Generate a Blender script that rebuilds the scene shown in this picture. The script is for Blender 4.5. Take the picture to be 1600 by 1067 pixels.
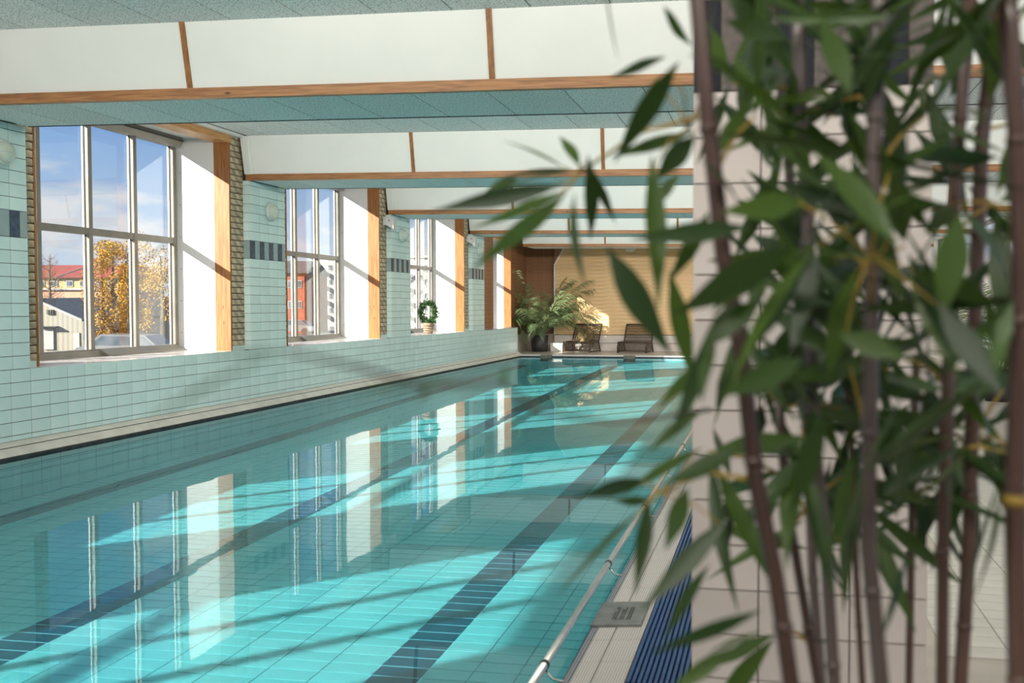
import bpy, math, random
from mathutils import Vector, Matrix, Quaternion

for o in list(bpy.data.objects): bpy.data.objects.remove(o)
SC = bpy.context.scene
COL = SC.collection
R = math.radians
random.seed(7)

# ------------------------------------------------------------------ camera
F_PX, CX, CY, CAMZ = 1530.0, 936.0, 533.5, 1.35
YAW, PITCH = R(9.965), R(2.077)
cam = bpy.data.cameras.new('camera'); camo = bpy.data.objects.new('camera', cam); COL.objects.link(camo)
camo.location = (0, 0, CAMZ); camo.rotation_euler = (math.pi/2 - PITCH, 0, YAW)
cam.sensor_width = 36; cam.lens = F_PX/1600*36
cam.shift_x = -(CX-800)/1600
cam.clip_start = .02; cam.clip_end = 2000
cam.dof.use_dof = True; cam.dof.focus_distance = 13.0; cam.dof.aperture_fstop = 3.4
SC.camera = camo

# ------------------------------------------------------------------ exposure
SC.view_settings.view_transform = 'Standard'
SC.view_settings.look = 'None'
SC.view_settings.exposure = 0.0
SC.view_settings.gamma = 1.0
SC.view_settings.use_curve_mapping = False
SC.cycles.max_bounces = 10; SC.cycles.diffuse_bounces = 6; SC.cycles.glossy_bounces = 4
SC.cycles.transparent_max_bounces = 24; SC.cycles.transmission_bounces = 6
SC.cycles.sample_clamp_indirect = 6
SC.cycles.use_denoising = True

# ------------------------------------------------------------------ world: blue sky with autumn clouds
W = bpy.data.worlds.new('sky'); SC.world = W; W.use_nodes = True
nt = W.node_tree; nt.nodes.clear()
def wn(t): return nt.nodes.new(t)
wo = wn('ShaderNodeOutputWorld'); bg = wn('ShaderNodeBackground'); tc = wn('ShaderNodeTexCoord')
sep = wn('ShaderNodeSeparateXYZ'); nt.links.new(tc.outputs['Generated'], sep.inputs[0])
ramp = wn('ShaderNodeValToRGB'); nt.links.new(sep.outputs['Z'], ramp.inputs[0])
ramp.color_ramp.elements[0].position = 0.0; ramp.color_ramp.elements[0].color = (.62, .74, .88, 1)
ramp.color_ramp.elements[1].position = .45; ramp.color_ramp.elements[1].color = (.10, .25, .62, 1)
e = ramp.color_ramp.elements.new(.16); e.color = (.25, .44, .78, 1)
mp = wn('ShaderNodeMapping'); mp.inputs['Scale'].default_value = (1.0, 1.0, 3.0); mp.inputs['Location'].default_value = (1.3, .4, .9)
nt.links.new(tc.outputs['Generated'], mp.inputs[0])
no = wn('ShaderNodeTexNoise'); no.inputs['Scale'].default_value = 5.5; no.inputs['Detail'].default_value = 7; no.inputs['Roughness'].default_value = .55
nt.links.new(mp.outputs[0], no.inputs[0])
cr = wn('ShaderNodeValToRGB'); nt.links.new(no.outputs['Fac'], cr.inputs[0])
cr.color_ramp.elements[0].position = .50; cr.color_ramp.elements[0].color = (0, 0, 0, 1)
cr.color_ramp.elements[1].position = .63; cr.color_ramp.elements[1].color = (1, 1, 1, 1)
mx = wn('ShaderNodeMixRGB'); nt.links.new(cr.outputs[0], mx.inputs[0]); nt.links.new(ramp.outputs[0], mx.inputs[1])
mx.inputs[2].default_value = (.80, .79, .82, 1)
nt.links.new(mx.outputs[0], bg.inputs[0]); bg.inputs[1].default_value = 1.0
nt.links.new(bg.outputs[0], wo.inputs[0])

# ------------------------------------------------------------------ sun: low autumn sun from behind-left
SUN_AZ, SUN_EL = R(45.5), R(23.2)
sd = Vector((math.sin(SUN_AZ)*math.cos(SUN_EL), math.cos(SUN_AZ)*math.cos(SUN_EL), -math.sin(SUN_EL)))
sl = bpy.data.lights.new('sun', 'SUN'); sl.energy = 19.0; sl.angle = R(.55); sl.color = (1.0, .93, .82)
so = bpy.data.objects.new('sun', sl); COL.objects.link(so); so.rotation_euler = sd.to_track_quat('-Z', 'Y').to_euler()
so.location = (-30, -30, 30)
FILL_LAMP_POWER = 175.0      # each added, unseen fill luminaire, W

# ================================================================== helpers
def cam_basis():
    fw = Vector((-math.sin(YAW)*math.cos(PITCH), math.cos(YAW)*math.cos(PITCH), -math.sin(PITCH)))
    r = Vector((math.cos(YAW), math.sin(YAW), 0)); u = r.cross(fw); return r, fw, u
RV, FV, UV = cam_basis(); CC = Vector((0, 0, CAMZ))
def at(x, y, d):                       # where a thing seen in that direction stands, d metres away along the view
    return CC + (FV + RV*((x-CX)/F_PX) - UV*((y-CY)/F_PX))*d
def proj(p):
    v = Vector(p)-CC; d = v.dot(FV)
    return (CX+F_PX*v.dot(RV)/d, CY-F_PX*v.dot(UV)/d, d) if d > .01 else (-9999, -9999, d)

class MB:
    def __init__(s): s.v = []; s.f = []
    def box(s, x0, x1, y0, y1, z0, z1):
        b = len(s.v)
        s.v += [(x0,y0,z0),(x1,y0,z0),(x1,y1,z0),(x0,y1,z0),(x0,y0,z1),(x1,y0,z1),(x1,y1,z1),(x0,y1,z1)]
        s.f += [(b,b+3,b+2,b+1),(b+4,b+5,b+6,b+7),(b,b+1,b+5,b+4),(b+1,b+2,b+6,b+5),(b+2,b+3,b+7,b+6),(b+3,b,b+4,b+7)]
        return s
    def prism(s, pts, ext):            # polygon extruded along a vector
        b = len(s.v); n = len(pts); ext = Vector(ext)
        s.v += [tuple(p) for p in pts] + [tuple(Vector(p)+ext) for p in pts]
        s.f += [tuple(range(b, b+n))[::-1], tuple(range(b+n, b+2*n))]
        for i in range(n):
            j = (i+1) % n; s.f.append((b+i, b+j, b+n+j, b+n+i))
        return s
    def tube(s, pts, rad, n=8, cap=True):
        b = len(s.v); pts = [Vector(p) for p in pts]
        if not hasattr(rad, '__len__'): rad = [rad]*len(pts)
        for i, p in enumerate(pts):
            t = (pts[min(i+1, len(pts)-1)]-pts[max(i-1, 0)]).normalized()
            a = Vector((0,0,1)) if abs(t.z) < .9 else Vector((1,0,0))
            u = t.cross(a).normalized(); w = t.cross(u)
            for k in range(n):
                q = p+(u*math.cos(2*math.pi*k/n)+w*math.sin(2*math.pi*k/n))*rad[i]; s.v.append(tuple(q))
        for i in range(len(pts)-1):
            for k in range(n):
                k2 = (k+1) % n
                s.f.append((b+i*n+k, b+i*n+k2, b+(i+1)*n+k2, b+(i+1)*n+k))
        if cap:
            s.f.append(tuple(b+k for k in range(n))[::-1]); s.f.append(tuple(b+(len(pts)-1)*n+k for k in range(n)))
        return s
    def lathe(s, prof, c, n=16, ax=None):  # profile of (radius, height) about an axis through c
        b = len(s.v); c = Vector(c); q = Vector((0,0,1)).rotation_difference(Vector(ax)) if ax else Quaternion()
        for (r, h) in prof:
            for k in range(n):
                a = 2*math.pi*k/n; s.v.append(tuple(c+q @ Vector((r*math.cos(a), r*math.sin(a), h))))
        for i in range(len(prof)-1):
            for k in range(n):
                k2 = (k+1) % n; s.f.append((b+i*n+k, b+i*n+k2, b+(i+1)*n+k2, b+(i+1)*n+k))
        s.f.append(tuple(b+k for k in range(n))[::-1]); s.f.append(tuple(b+(len(prof)-1)*n+k for k in range(n)))
        return s
    def build(s, name, mat, parent=None, smooth=False, local=False):
        off = Vector((0,0,0))
        if parent is not None and not local:
            p = parent
            while p: off += p.location; p = p.parent
        me = bpy.data.meshes.new(name); me.from_pydata([tuple(Vector(v)-off) for v in s.v], [], s.f); me.validate()
        me.materials.append(mat)
        if smooth: me.shade_smooth()
        o = bpy.data.objects.new(name, me); COL.objects.link(o)
        if parent is not None: o.parent = parent
        return o

def tag(o, label=None, cat=None, group=None, kind=None):
    if label: o['label'] = label
    if cat: o['category'] = cat
    if group: o['group'] = group
    if kind: o['kind'] = kind
    return o
def thing(name, label, cat, loc, group=None, kind=None):
    o = bpy.data.objects.new(name, None); COL.objects.link(o); o.location = loc
    o.empty_display_size = .1
    return tag(o, label, cat, group, kind)
def inst(name, me, loc, parent, rot=None, scale=None):
    o = bpy.data.objects.new(name, me); COL.objects.link(o)
    off = Vector((0,0,0)); p = parent
    while p: off += p.location; p = p.parent
    o.parent = parent; o.location = Vector(loc)-off
    if rot: o.rotation_euler = rot
    if scale: o.scale = scale
    return o
_cache = {}
def box_me(key, sx, sy, sz, mat):      # a shared box mesh with lightly chamfered look, centred
    k = (key, round(sx, 4), round(sy, 4), round(sz, 4))
    if k not in _cache:
        m = MB().box(-sx/2, sx/2, -sy/2, sy/2, -sz/2, sz/2)
        me = bpy.data.meshes.new(key); me.from_pydata(m.v, [], m.f); me.materials.append(mat); _cache[k] = me
    return _cache[k]

# ================================================================== materials
def newmat(name):
    m = bpy.data.materials.new(name); m.use_nodes = True; t = m.node_tree; t.nodes.clear()
    out = t.nodes.new('ShaderNodeOutputMaterial'); return m, t, out
def N(t, typ, **kw):
    n = t.nodes.new(typ)
    for k, v in kw.items():
        if k in n.inputs: n.inputs[k].default_value = v
        else: setattr(n, k, v)
    return n
def noise_mat(name, c1, c2, rough=.5, scale=8, detail=4, bump=.0, bscale=None, spec=.5, jitter=0., stretch=None, lo=.35, hi=.65, metal=0., coat=0.):
    m, t, out = newmat(name); L = t.links.new
    p = N(t, 'ShaderNodeBsdfPrincipled'); L(p.outputs[0], out.inputs[0])
    p.inputs['Roughness'].default_value = rough; p.inputs['Specular IOR Level'].default_value = spec
    p.inputs['Metallic'].default_value = metal; p.inputs['Coat Weight'].default_value = coat
    tcn = N(t, 'ShaderNodeTexCoord'); mpn = N(t, 'ShaderNodeMapping'); L(tcn.outputs['Object'], mpn.inputs[0])
    if stretch: mpn.inputs['Scale'].default_value = stretch
    n = N(t, 'ShaderNodeTexNoise'); n.inputs['Scale'].default_value = scale; n.inputs['Detail'].default_value = detail
    L(mpn.outputs[0], n.inputs[0])
    r = N(t, 'ShaderNodeValToRGB'); L(n.outputs['Fac'], r.inputs[0])
    r.color_ramp.elements[0].position = lo; r.color_ramp.elements[0].color = (*c1, 1)
    r.color_ramp.elements[1].position = hi; r.color_ramp.elements[1].color = (*c2, 1)
    last = r.outputs[0]
    if jitter:
        oi = N(t, 'ShaderNodeObjectInfo'); h = N(t, 'ShaderNodeHueSaturation')
        mr = N(t, 'ShaderNodeMapRange'); L(oi.outputs['Random'], mr.inputs[0])
        mr.inputs['To Min'].default_value = 1-jitter; mr.inputs['To Max'].default_value = 1+jitter
        L(mr.outputs[0], h.inputs['Value']); L(last, h.inputs['Color']); last = h.outputs[0]
    L(last, p.inputs['Base Color'])
    if bump:
        b = N(t, 'ShaderNodeBump'); b.inputs['Strength'].default_value = bump; b.inputs['Distance'].default_value = .01
        if bscale:
            n2 = N(t, 'ShaderNodeTexNoise'); n2.inputs['Scale'].default_value = bscale; n2.inputs['Detail'].default_value = 3
            L(mpn.outputs[0], n2.inputs[0]); L(n2.outputs['Fac'], b.inputs['Height'])
        else: L(n.outputs['Fac'], b.inputs['Height'])
        L(b.outputs[0], p.inputs['Normal'])
    return m
def wood_mat(name, dark, light, axis='x', rough=.45, knots=True, rings=9.):
    m, t, out = newmat(name); L = t.links.new
    p = N(t, 'ShaderNodeBsdfPrincipled'); L(p.outputs[0], out.inputs[0]); p.inputs['Roughness'].default_value = rough
    tcn = N(t, 'ShaderNodeTexCoord'); mpn = N(t, 'ShaderNodeMapping'); L(tcn.outputs['Object'], mpn.inputs[0])
    s = {'x': (.35, 6, 6), 'y': (6, .35, 6), 'z': (6, 6, .35)}[axis]; mpn.inputs['Scale'].default_value = s
    n = N(t, 'ShaderNodeTexNoise'); n.inputs['Scale'].default_value = rings; n.inputs['Detail'].default_value = 5; n.inputs['Distortion'].default_value = .6
    L(mpn.outputs[0], n.inputs[0])
    r = N(t, 'ShaderNodeValToRGB'); L(n.outputs['Fac'], r.inputs[0])
    r.color_ramp.elements[0].position = .35; r.color_ramp.elements[0].color = (*dark, 1)
    r.color_ramp.elements[1].position = .62; r.color_ramp.elements[1].color = (*light, 1)
    last = r.outputs[0]
    if knots:
        m2 = N(t, 'ShaderNodeMapping'); L(tcn.outputs['Object'], m2.inputs[0])
        m2.inputs['Scale'].default_value = {'x': (.8, 2, 2), 'y': (2, .8, 2), 'z': (2, 2, .8)}[axis]
        v = N(t, 'ShaderNodeTexVoronoi'); v.inputs['Scale'].default_value = 3.2; L(m2.outputs[0], v.inputs[0])
        r2 = N(t, 'ShaderNodeValToRGB'); L(v.outputs['Distance'], r2.inputs[0])
        r2.color_ramp.elements[0].position = .03; r2.color_ramp.elements[0].color = (.12, .05, .02, 1)
        r2.color_ramp.elements[1].position = .10; r2.color_ramp.elements[1].color = (1, 1, 1, 1)
        mm = N(t, 'ShaderNodeMixRGB', blend_type='MULTIPLY'); mm.inputs[0].default_value = .9
        L(last, mm.inputs[1]); L(r2.outputs[0], mm.inputs[2]); last = mm.outputs[0]
    L(last, p.inputs['Base Color'])
    b = N(t, 'ShaderNodeBump'); b.inputs['Strength'].default_value = .15; b.inputs['Distance'].default_value = .004
    L(n.outputs['Fac'], b.inputs['Height']); L(b.outputs[0], p.inputs['Normal'])
    return m
def thin_clear(name, tint, f0, rough=0., bump=0., bscale=3., graze=1.):
    # clear sheet: passes light straight through, mirrors more the flatter one looks along it
    m, t, out = newmat(name); L = t.links.new
    tr = N(t, 'ShaderNodeBsdfTransparent'); tr.inputs[0].default_value = (*tint, 1)
    gl = N(t, 'ShaderNodeBsdfGlossy'); gl.inputs['Roughness'].default_value = rough; gl.inputs['Color'].default_value = (1, 1, 1, 1)
    lw = N(t, 'ShaderNodeLayerWeight'); lw.inputs['Blend'].default_value = .5
    pw = N(t, 'ShaderNodeMath', operation='POWER'); L(lw.outputs['Facing'], pw.inputs[0]); pw.inputs[1].default_value = 5
    ma = N(t, 'ShaderNodeMath', operation='MULTIPLY_ADD'); L(pw.outputs[0], ma.inputs[0]); ma.inputs[1].default_value = graze-f0; ma.inputs[2].default_value = f0
    mxs = N(t, 'ShaderNodeMixShader'); L(ma.outputs[0], mxs.inputs[0]); L(tr.outputs[0], mxs.inputs[1]); L(gl.outputs[0], mxs.inputs[2])
    L(mxs.outputs[0], out.inputs[0])
    if bump:
        tcn = N(t, 'ShaderNodeTexCoord'); n = N(t, 'ShaderNodeTexNoise'); n.inputs['Scale'].default_value = bscale; n.inputs['Detail'].default_value = 2
        L(tcn.outputs['Object'], n.inputs[0])
        b = N(t, 'ShaderNodeBump'); b.inputs['Strength'].default_value = bump; b.inputs['Distance'].default_value = .02
        L(n.outputs['Fac'], b.inputs['Height']); L(b.outputs[0], gl.inputs['Normal'])
    return m
def leaf_mat(name, c1, c2, trans=.35, rough=.45):
    m, t, out = newmat(name); L = t.links.new
    oi = N(t, 'ShaderNodeObjectInfo'); r = N(t, 'ShaderNodeValToRGB'); L(oi.outputs['Random'], r.inputs[0])
    r.color_ramp.elements[0].color = (*c1, 1); r.color_ramp.elements[1].color = (*c2, 1)
    r.color_ramp.elements[1].position = .95
    p = N(t, 'ShaderNodeBsdfPrincipled'); L(r.outputs[0], p.inputs['Base Color']); p.inputs['Roughness'].default_value = rough
    tl = N(t, 'ShaderNodeBsdfTranslucent'); h = N(t, 'ShaderNodeHueSaturation'); h.inputs['Value'].default_value = 1.7; h.inputs['Hue'].default_value = .48
    L(r.outputs[0], h.inputs['Color']); L(h.outputs[0], tl.inputs[0])
    mxs = N(t, 'ShaderNodeMixShader'); mxs.inputs[0].default_value = trans
    L(p.outputs[0], mxs.inputs[1]); L(tl.outputs[0], mxs.inputs[2]); L(mxs.outputs[0], out.inputs[0])
    return m
def stripe_mat(name, c1, c2, axis, period, rough=.5, bump=.5):
    m, t, out = newmat(name); L = t.links.new
    p = N(t, 'ShaderNodeBsdfPrincipled'); L(p.outputs[0], out.inputs[0]); p.inputs['Roughness'].default_value = rough
    tcn = N(t, 'ShaderNodeTexCoord'); w = N(t, 'ShaderNodeTexWave'); w.bands_direction = axis; w.wave_profile = 'SIN'
    w.inputs['Scale'].default_value = math.pi/(10*period); L(tcn.outputs['Object'], w.inputs[0])
    r = N(t, 'ShaderNodeValToRGB'); L(w.outputs['Fac'], r.inputs[0])
    r.color_ramp.elements[0].position = .25; r.color_ramp.elements[0].color = (*c1, 1)
    r.color_ramp.elements[1].position = .55; r.color_ramp.elements[1].color = (*c2, 1)
    L(r.outputs[0], p.inputs['Base Color'])
    b = N(t, 'ShaderNodeBump'); b.inputs['Strength'].default_value = bump; b.inputs['Distance'].default_value = .002
    L(w.outputs['Fac'], b.inputs['Height']); L(b.outputs[0], p.inputs['Normal'])
    return m

M = {}
M['tile'] = noise_mat('mint_wall_tile', (.60, .76, .73), (.67, .80, .77), .22, 3, jitter=.04)
M['tile_grey'] = noise_mat('grey_stripe_tile', (.26, .34, .34), (.32, .39, .39), .3, 5)
M['tile_dark'] = noise_mat('slate_blue_stripe_tile', (.03, .055, .09), (.06, .09, .13), .25, 20)
M['grout'] = noise_mat('wall_grout', (.045, .065, .065), (.07, .09, .09), .8, 40)
M['ptile'] = noise_mat('pool_tile', (.115, .28, .305), (.145, .32, .345), .3, 3, jitter=.05)
M['lane'] = noise_mat('lane_tile', (.001, .028, .055), (.003, .038, .07), .25, 3, jitter=.06)
M['pgrout'] = noise_mat('pool_grout', (.008, .06, .08), (.015, .08, .10), .8, 30)
M['lgrout'] = noise_mat('lane_grout', (.25, .5, .55), (.3, .55, .6), .8, 30)
M['ctile'] = noise_mat('blush_column_tile', (.60, .53, .50), (.66, .59, .56), .3, 3, jitter=.03)
M['ctile_dark'] = noise_mat('black_column_tile', (.008, .012, .022), (.016, .02, .03), .6, 10, spec=.25)
M['ctile_brown'] = noise_mat('taupe_column_tile', (.12, .10, .095), (.16, .135, .125), .6, 60, spec=.3)
M['cgrout'] = noise_mat('column_grout', (.10, .08, .07), (.15, .11, .10), .8, 40)
M['ledge'] = noise_mat('ledge_tile', (.55, .52, .46), (.66, .62, .56), .4, 6)
M['slot'] = noise_mat('dark_slot', (.02, .022, .025), (.05, .05, .05), .7, 10)
M['brick'] = noise_mat('tan_brick', (.27, .20, .12), (.56, .45, .31), .85, 9, detail=8, bump=.5, bscale=60, jitter=.18)
M['mortar'] = noise_mat('brick_mortar', (.12, .09, .06), (.2, .16, .11), .95, 40)
M['pine'] = wood_mat('pine_beam', (.26, .105, .04), (.44, .205, .08), 'x')
M['pine_y'] = wood_mat('pine_header', (.40, .18, .06), (.62, .32, .12), 'y')
M['pine_z'] = wood_mat('pine_post', (.21, .075, .018), (.34, .14, .035), 'z')
M['pineboard'] = wood_mat('pine_board', (.66, .42, .20), (.80, .55, .30), 'x', .5, True, 5.)
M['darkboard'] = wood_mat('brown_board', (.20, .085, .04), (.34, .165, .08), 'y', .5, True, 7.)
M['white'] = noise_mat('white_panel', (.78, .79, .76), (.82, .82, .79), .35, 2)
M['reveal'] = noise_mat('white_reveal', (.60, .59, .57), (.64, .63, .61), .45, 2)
M['board'] = noise_mat('wood_wool_board', (.22, .25, .25), (.86, .88, .86), .9, 80, detail=4, bump=.5, bscale=110, lo=.33, hi=.50, jitter=.05)
M['backing'] = noise_mat('ceiling_slab', (.05, .05, .05), (.08, .08, .08), .9, 5)
M['alu'] = noise_mat('warm_grey_frame', (.17, .155, .13), (.22, .20, .17), .4, 4)
M['alu_w'] = noise_mat('white_outer_frame', (.55, .55, .56), (.6, .6, .6), .4, 4)
M['seal'] = noise_mat('black_seal', (.015, .015, .018), (.03, .03, .03), .6, 10)
M['glass'] = thin_clear('window_glass', (.96, .98, .98), .05)
M['water'] = thin_clear('pool_water', (.62, .945, .97), .013, 0.0, .045, 1.6, .47)
M['sill'] = noise_mat('polished_sill_tile', (.55, .50, .50), (.75, .70, .70), .12, 4)
M['deck'] = noise_mat('beige_deck', (.46, .40, .34), (.54, .47, .40), .35, 5)
M['dtile'] = noise_mat('deck_tile', (.58, .54, .47), (.66, .62, .55), .35, 5, jitter=.05)
M['steel'] = noise_mat('brushed_steel', (.62, .60, .56), (.72, .70, .66), .22, 30, metal=1.)
M['coping'] = stripe_mat('ridged_coping_tile', (.30, .27, .26), (.66, .61, .57), 'X', .0105)
M['copedge'] = stripe_mat('ridged_edge_tile', (.05, .06, .08), (.36, .36, .38), 'X', .0105)
M['blue'] = noise_mat('blue_grating', (.007, .05, .18), (.015, .075, .23), .4, 12)
M['bluedark'] = noise_mat('dark_gutter', (.008, .012, .03), (.015, .02, .045), .8, 12)  # near-black blue for the channel under the grating bars
M['mat'] = noise_mat('grey_plate', (.13, .13, .13), (.20, .20, .19), .45, 14)
M['lampw'] = noise_mat('lamp_shell', (.62, .66, .62), (.68, .72, .68), .4, 4)
M['lampg'] = noise_mat('lamp_glass', (.62, .66, .55), (.7, .72, .62), .25, 4)
M['black'] = noise_mat('black_pot', (.018, .018, .02), (.035, .033, .035), .5, 8)
M['rattan'] = noise_mat('dark_rattan', (.045, .03, .02), (.09, .06, .04), .5, 30)
M['cushion'] = noise_mat('ochre_cushion', (.10, .07, .03), (.15, .105, .045), .9, 20)
M['basket'] = noise_mat('wicker_basket', (.16, .10, .06), (.42, .32, .22), .8, 40, bump=.8)
M['palm'] = leaf_mat('palm_frond', (.08, .13, .055), (.26, .34, .17))
M['ivy'] = leaf_mat('ivy_leaf', (.02, .06, .02), (.06, .13, .04), .2)
M['bleaf'] = leaf_mat('bamboo_leaf', (.010, .034, .005), (.062, .120, .016), .33, .38)
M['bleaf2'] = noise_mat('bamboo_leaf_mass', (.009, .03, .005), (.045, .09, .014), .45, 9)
M['bstem'] = noise_mat('bamboo_stem', (.035, .016, .013), (.11, .06, .048), .28, 3, stretch=(1, 1, .2))
M['bgrey'] = noise_mat('grey_bamboo_stem', (.05, .036, .034), (.15, .11, .105), .28, 3, stretch=(1, 1, .2))
M['twig'] = noise_mat('ochre_twig', (.24, .15, .02), (.42, .28, .05), .6, 12)
M['soil'] = noise_mat('soil', (.03, .02, .015), (.06, .04, .03), .95, 30)
# outdoors
M['asphalt'] = noise_mat('street', (.13, .13, .14), (.19, .19, .19), .9, .6)
M['cream'] = stripe_mat('cream_cladding', (.20, .18, .14), (.26, .24, .19), 'X', .28)
M['dkroof'] = noise_mat('dark_shingle_roof', (.028, .032, .04), (.06, .065, .075), .85, 3)
M['redroof'] = noise_mat('red_tin_roof', (.20, .035, .015), (.28, .055, .025), .6, 1)
M['redbrick'] = noise_mat('red_brick_chimney', (.22, .05, .03), (.30, .08, .05), .9, 3)
M['yellow'] = noise_mat('yellow_plaster', (.42, .30, .11), (.50, .37, .15), .9, 1)
M['salmon'] = noise_mat('salmon_plaster', (.40, .22, .13), (.46, .26, .17), .9, 1)
M['wpaint'] = noise_mat('white_paint', (.26, .26, .25), (.32, .32, .30), .6, 1)
M['darkpane'] = noise_mat('dark_pane', (.05, .07, .09), (.11, .13, .15), .12, 2)
M['concrete'] = noise_mat('pale_plaster', (.30, .29, .28), (.38, .37, .36), .9, .5)
M['bark'] = noise_mat('bark', (.06, .045, .035), (.13, .10, .08), .95, 4)
M['autumn'] = noise_mat('autumn_leaves', (.26, .12, .008), (.52, .31, .03), .9, .9, lo=.3, hi=.7)
M['baretwig'] = noise_mat('bare_twigs', (.16, .09, .05), (.25, .16, .10), .9, 2)
M['carred'] = noise_mat('red_car_paint', (.16, .02, .02), (.2, .03, .03), .3, 2)
M['carsilver'] = noise_mat('silver_car_paint', (.14, .14, .15), (.18, .18, .19), .3, 2)

# ================================================================== dimensions of the hall
PER = 4.97                      # window bay
PF = [8.18+PER*k for k in range(-2, 4)]       # far edge of each pier
PW = .96
XW = -6.90                      # tiled pool-side face of the left wall
XB = -7.00                      # brick face
XG = -7.80                      # glass
SILL = .762
SOF = 3.03
YEND = 29.0
XR = 4.2
XT = -7.40                      # timber face of the set-back far end
PX0, PX1, PY0, PY1 = -6.70, -.745, .8, 25.8   # pool
WZ = -.03
def pool_z(y): return -(.50-.014*y)
ROW, TW = .1225, .2475

# ================================================================== left wall
wl = MB()
wl.box(-7.9, XW-.006, -3, 26.2, -1.2, SILL-.012)                    # low wall under the windows, with the bays' foot
wl.box(-8.4, XT-.03, 25, YEND+1.2, -1.2, SILL-.012)
wall_left = tag(wl.build('wall_left', M['grout']), 'low mint tiled wall with piers and window bays along the pool', None, None, 'structure')
def wl_tile(y0, y1, z0, z1, mat='tile', parent=None, x=XW):
    g = .006
    me = box_me(mat, .008, y1-y0-g, z1-z0-g, M[mat])
    return inst('tile', me, (x-.004, (y0+y1)/2, (z0+z1)/2), parent or wall_left)
# low wall tiles: nearest 300 singly, the others as one part
cells = []
yy = 8.18-TW*8
while yy < 26.2-.01:
    y1 = min(yy+TW, 26.2)
    for k in range(5): cells.append((yy, y1, SILL-(k+1)*ROW, SILL-k*ROW))
    cells.append((yy, y1, .10, SILL-5*ROW))
    yy = y1
cells.sort(key=lambda c: c[0])
seen = [c for c in cells if proj((XW, c[1], c[2]))[0] > 0]
near = seen[:300]; ns = set(near)
for c in near: wl_tile(*c)
rest = MB()
for c in cells:
    if c not in ns: rest.box(XW-.008, XW, c[0]+.002, c[1]-.002, c[2]+.002, c[3]-.002)
y = 8.18-TW*8
while y > -3:
    for k in range(6):
        z1 = SILL-k*ROW; z0 = SILL-(k+1)*ROW if k < 5 else .10
        rest.box(XW-.008, XW, y-TW+.002, y-.002, z0+.002, z1-.002)
    y -= TW
tag(rest.build('tile_field', M['tile'], wall_left), None, None, None, 'stuff')
# sloping ledge between wall and water
lg = MB()
lg.prism([(XW-.01, -3, .10), (XW+.06, -3, .08), (PX0-.03, -3, -.004), (PX0-.03, -3, -.3), (XW-.01, -3, -.3)], (0, 26.2+3, 0))
ledge = lg.build('ledge', M['ledge'], wall_left)
MB().box(XW+.085, XW+.09, -3, 25.8, .058, .064).build('joint', M['slot'], ledge)
MB().box(PX0-.03, PX0, -3, 25.8, -.06, -.009).build('overflow_slot', M['slot'], wall_left)

# brick wall panels, piers
def brick_panel(y0, y1, z0, z1, par):
    MB().box(XB-.24, XB-.012, y0, y1, z0, z1).build('mortar_bed', M['mortar'], par)
    h, g = .078, .014
    z = z0; k = 0
    while z < z1-.02:
        zt = min(z+h-g, z1)
        w = y1-y0
        if w > .26:
            cuts = [y0, y0+.24-(.12 if k % 2 else 0), y1] if w < .42 else None
            if cuts is None:
                cuts = [y0]; q = y0+(.25 if k % 2 == 0 else .125)
                while q < y1-.03: cuts.append(q); q += .25
                cuts.append(y1)
        else: cuts = [y0, y1]
        for a, b in zip(cuts, cuts[1:]):
            me = box_me('brick', .03, b-a-(.012 if len(cuts) > 2 else .0), zt-z, M['brick'])
            inst('brick', me, (XB-.012+random.uniform(-.004, .004), (a+b)/2, (z+zt)/2), par)
        z += h; k += 1
def pier_tiles(par, y0, y1):
    # full tiles, a band of upright grey and slate tiles, full tiles up to the soffit
    rows = []; z = SILL; k = 0
    while z < SOF-.01:
        if k == 10:
            z += 2*ROW; k += 2; continue
        rows.append((z, min(z+ROW, SOF))); z += ROW; k += 1
    for (a, b) in rows:
        q = y0; 
        while q < y1-.01:
            e_ = min(q+TW, y1); wl_tile(q, e_, a, b, 'tile', par); q = e_
        me = box_me('tile', XW-XB-.012, .008, b-a-.0045, M['tile'])
        inst('tile', me, ((XW+XB)/2-.002, y0+.004-.008, (a+b)/2), par)
    q = y0; i = 0; zb = SILL+10*ROW
    while q < y1-.01:
        e_ = min(q+TW/2, y1); wl_tile(q, e_, zb, zb+2*ROW, 'tile_dark' if i % 2 == 0 else 'tile_grey', par); q = e_; i += 1
    me = box_me('tile_grey', XW-XB-.012, .008, 2*ROW-.0045, M['tile_grey'])
    inst('tile', me, ((XW+XB)/2-.002, y0-.004, zb+ROW), par)
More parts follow.
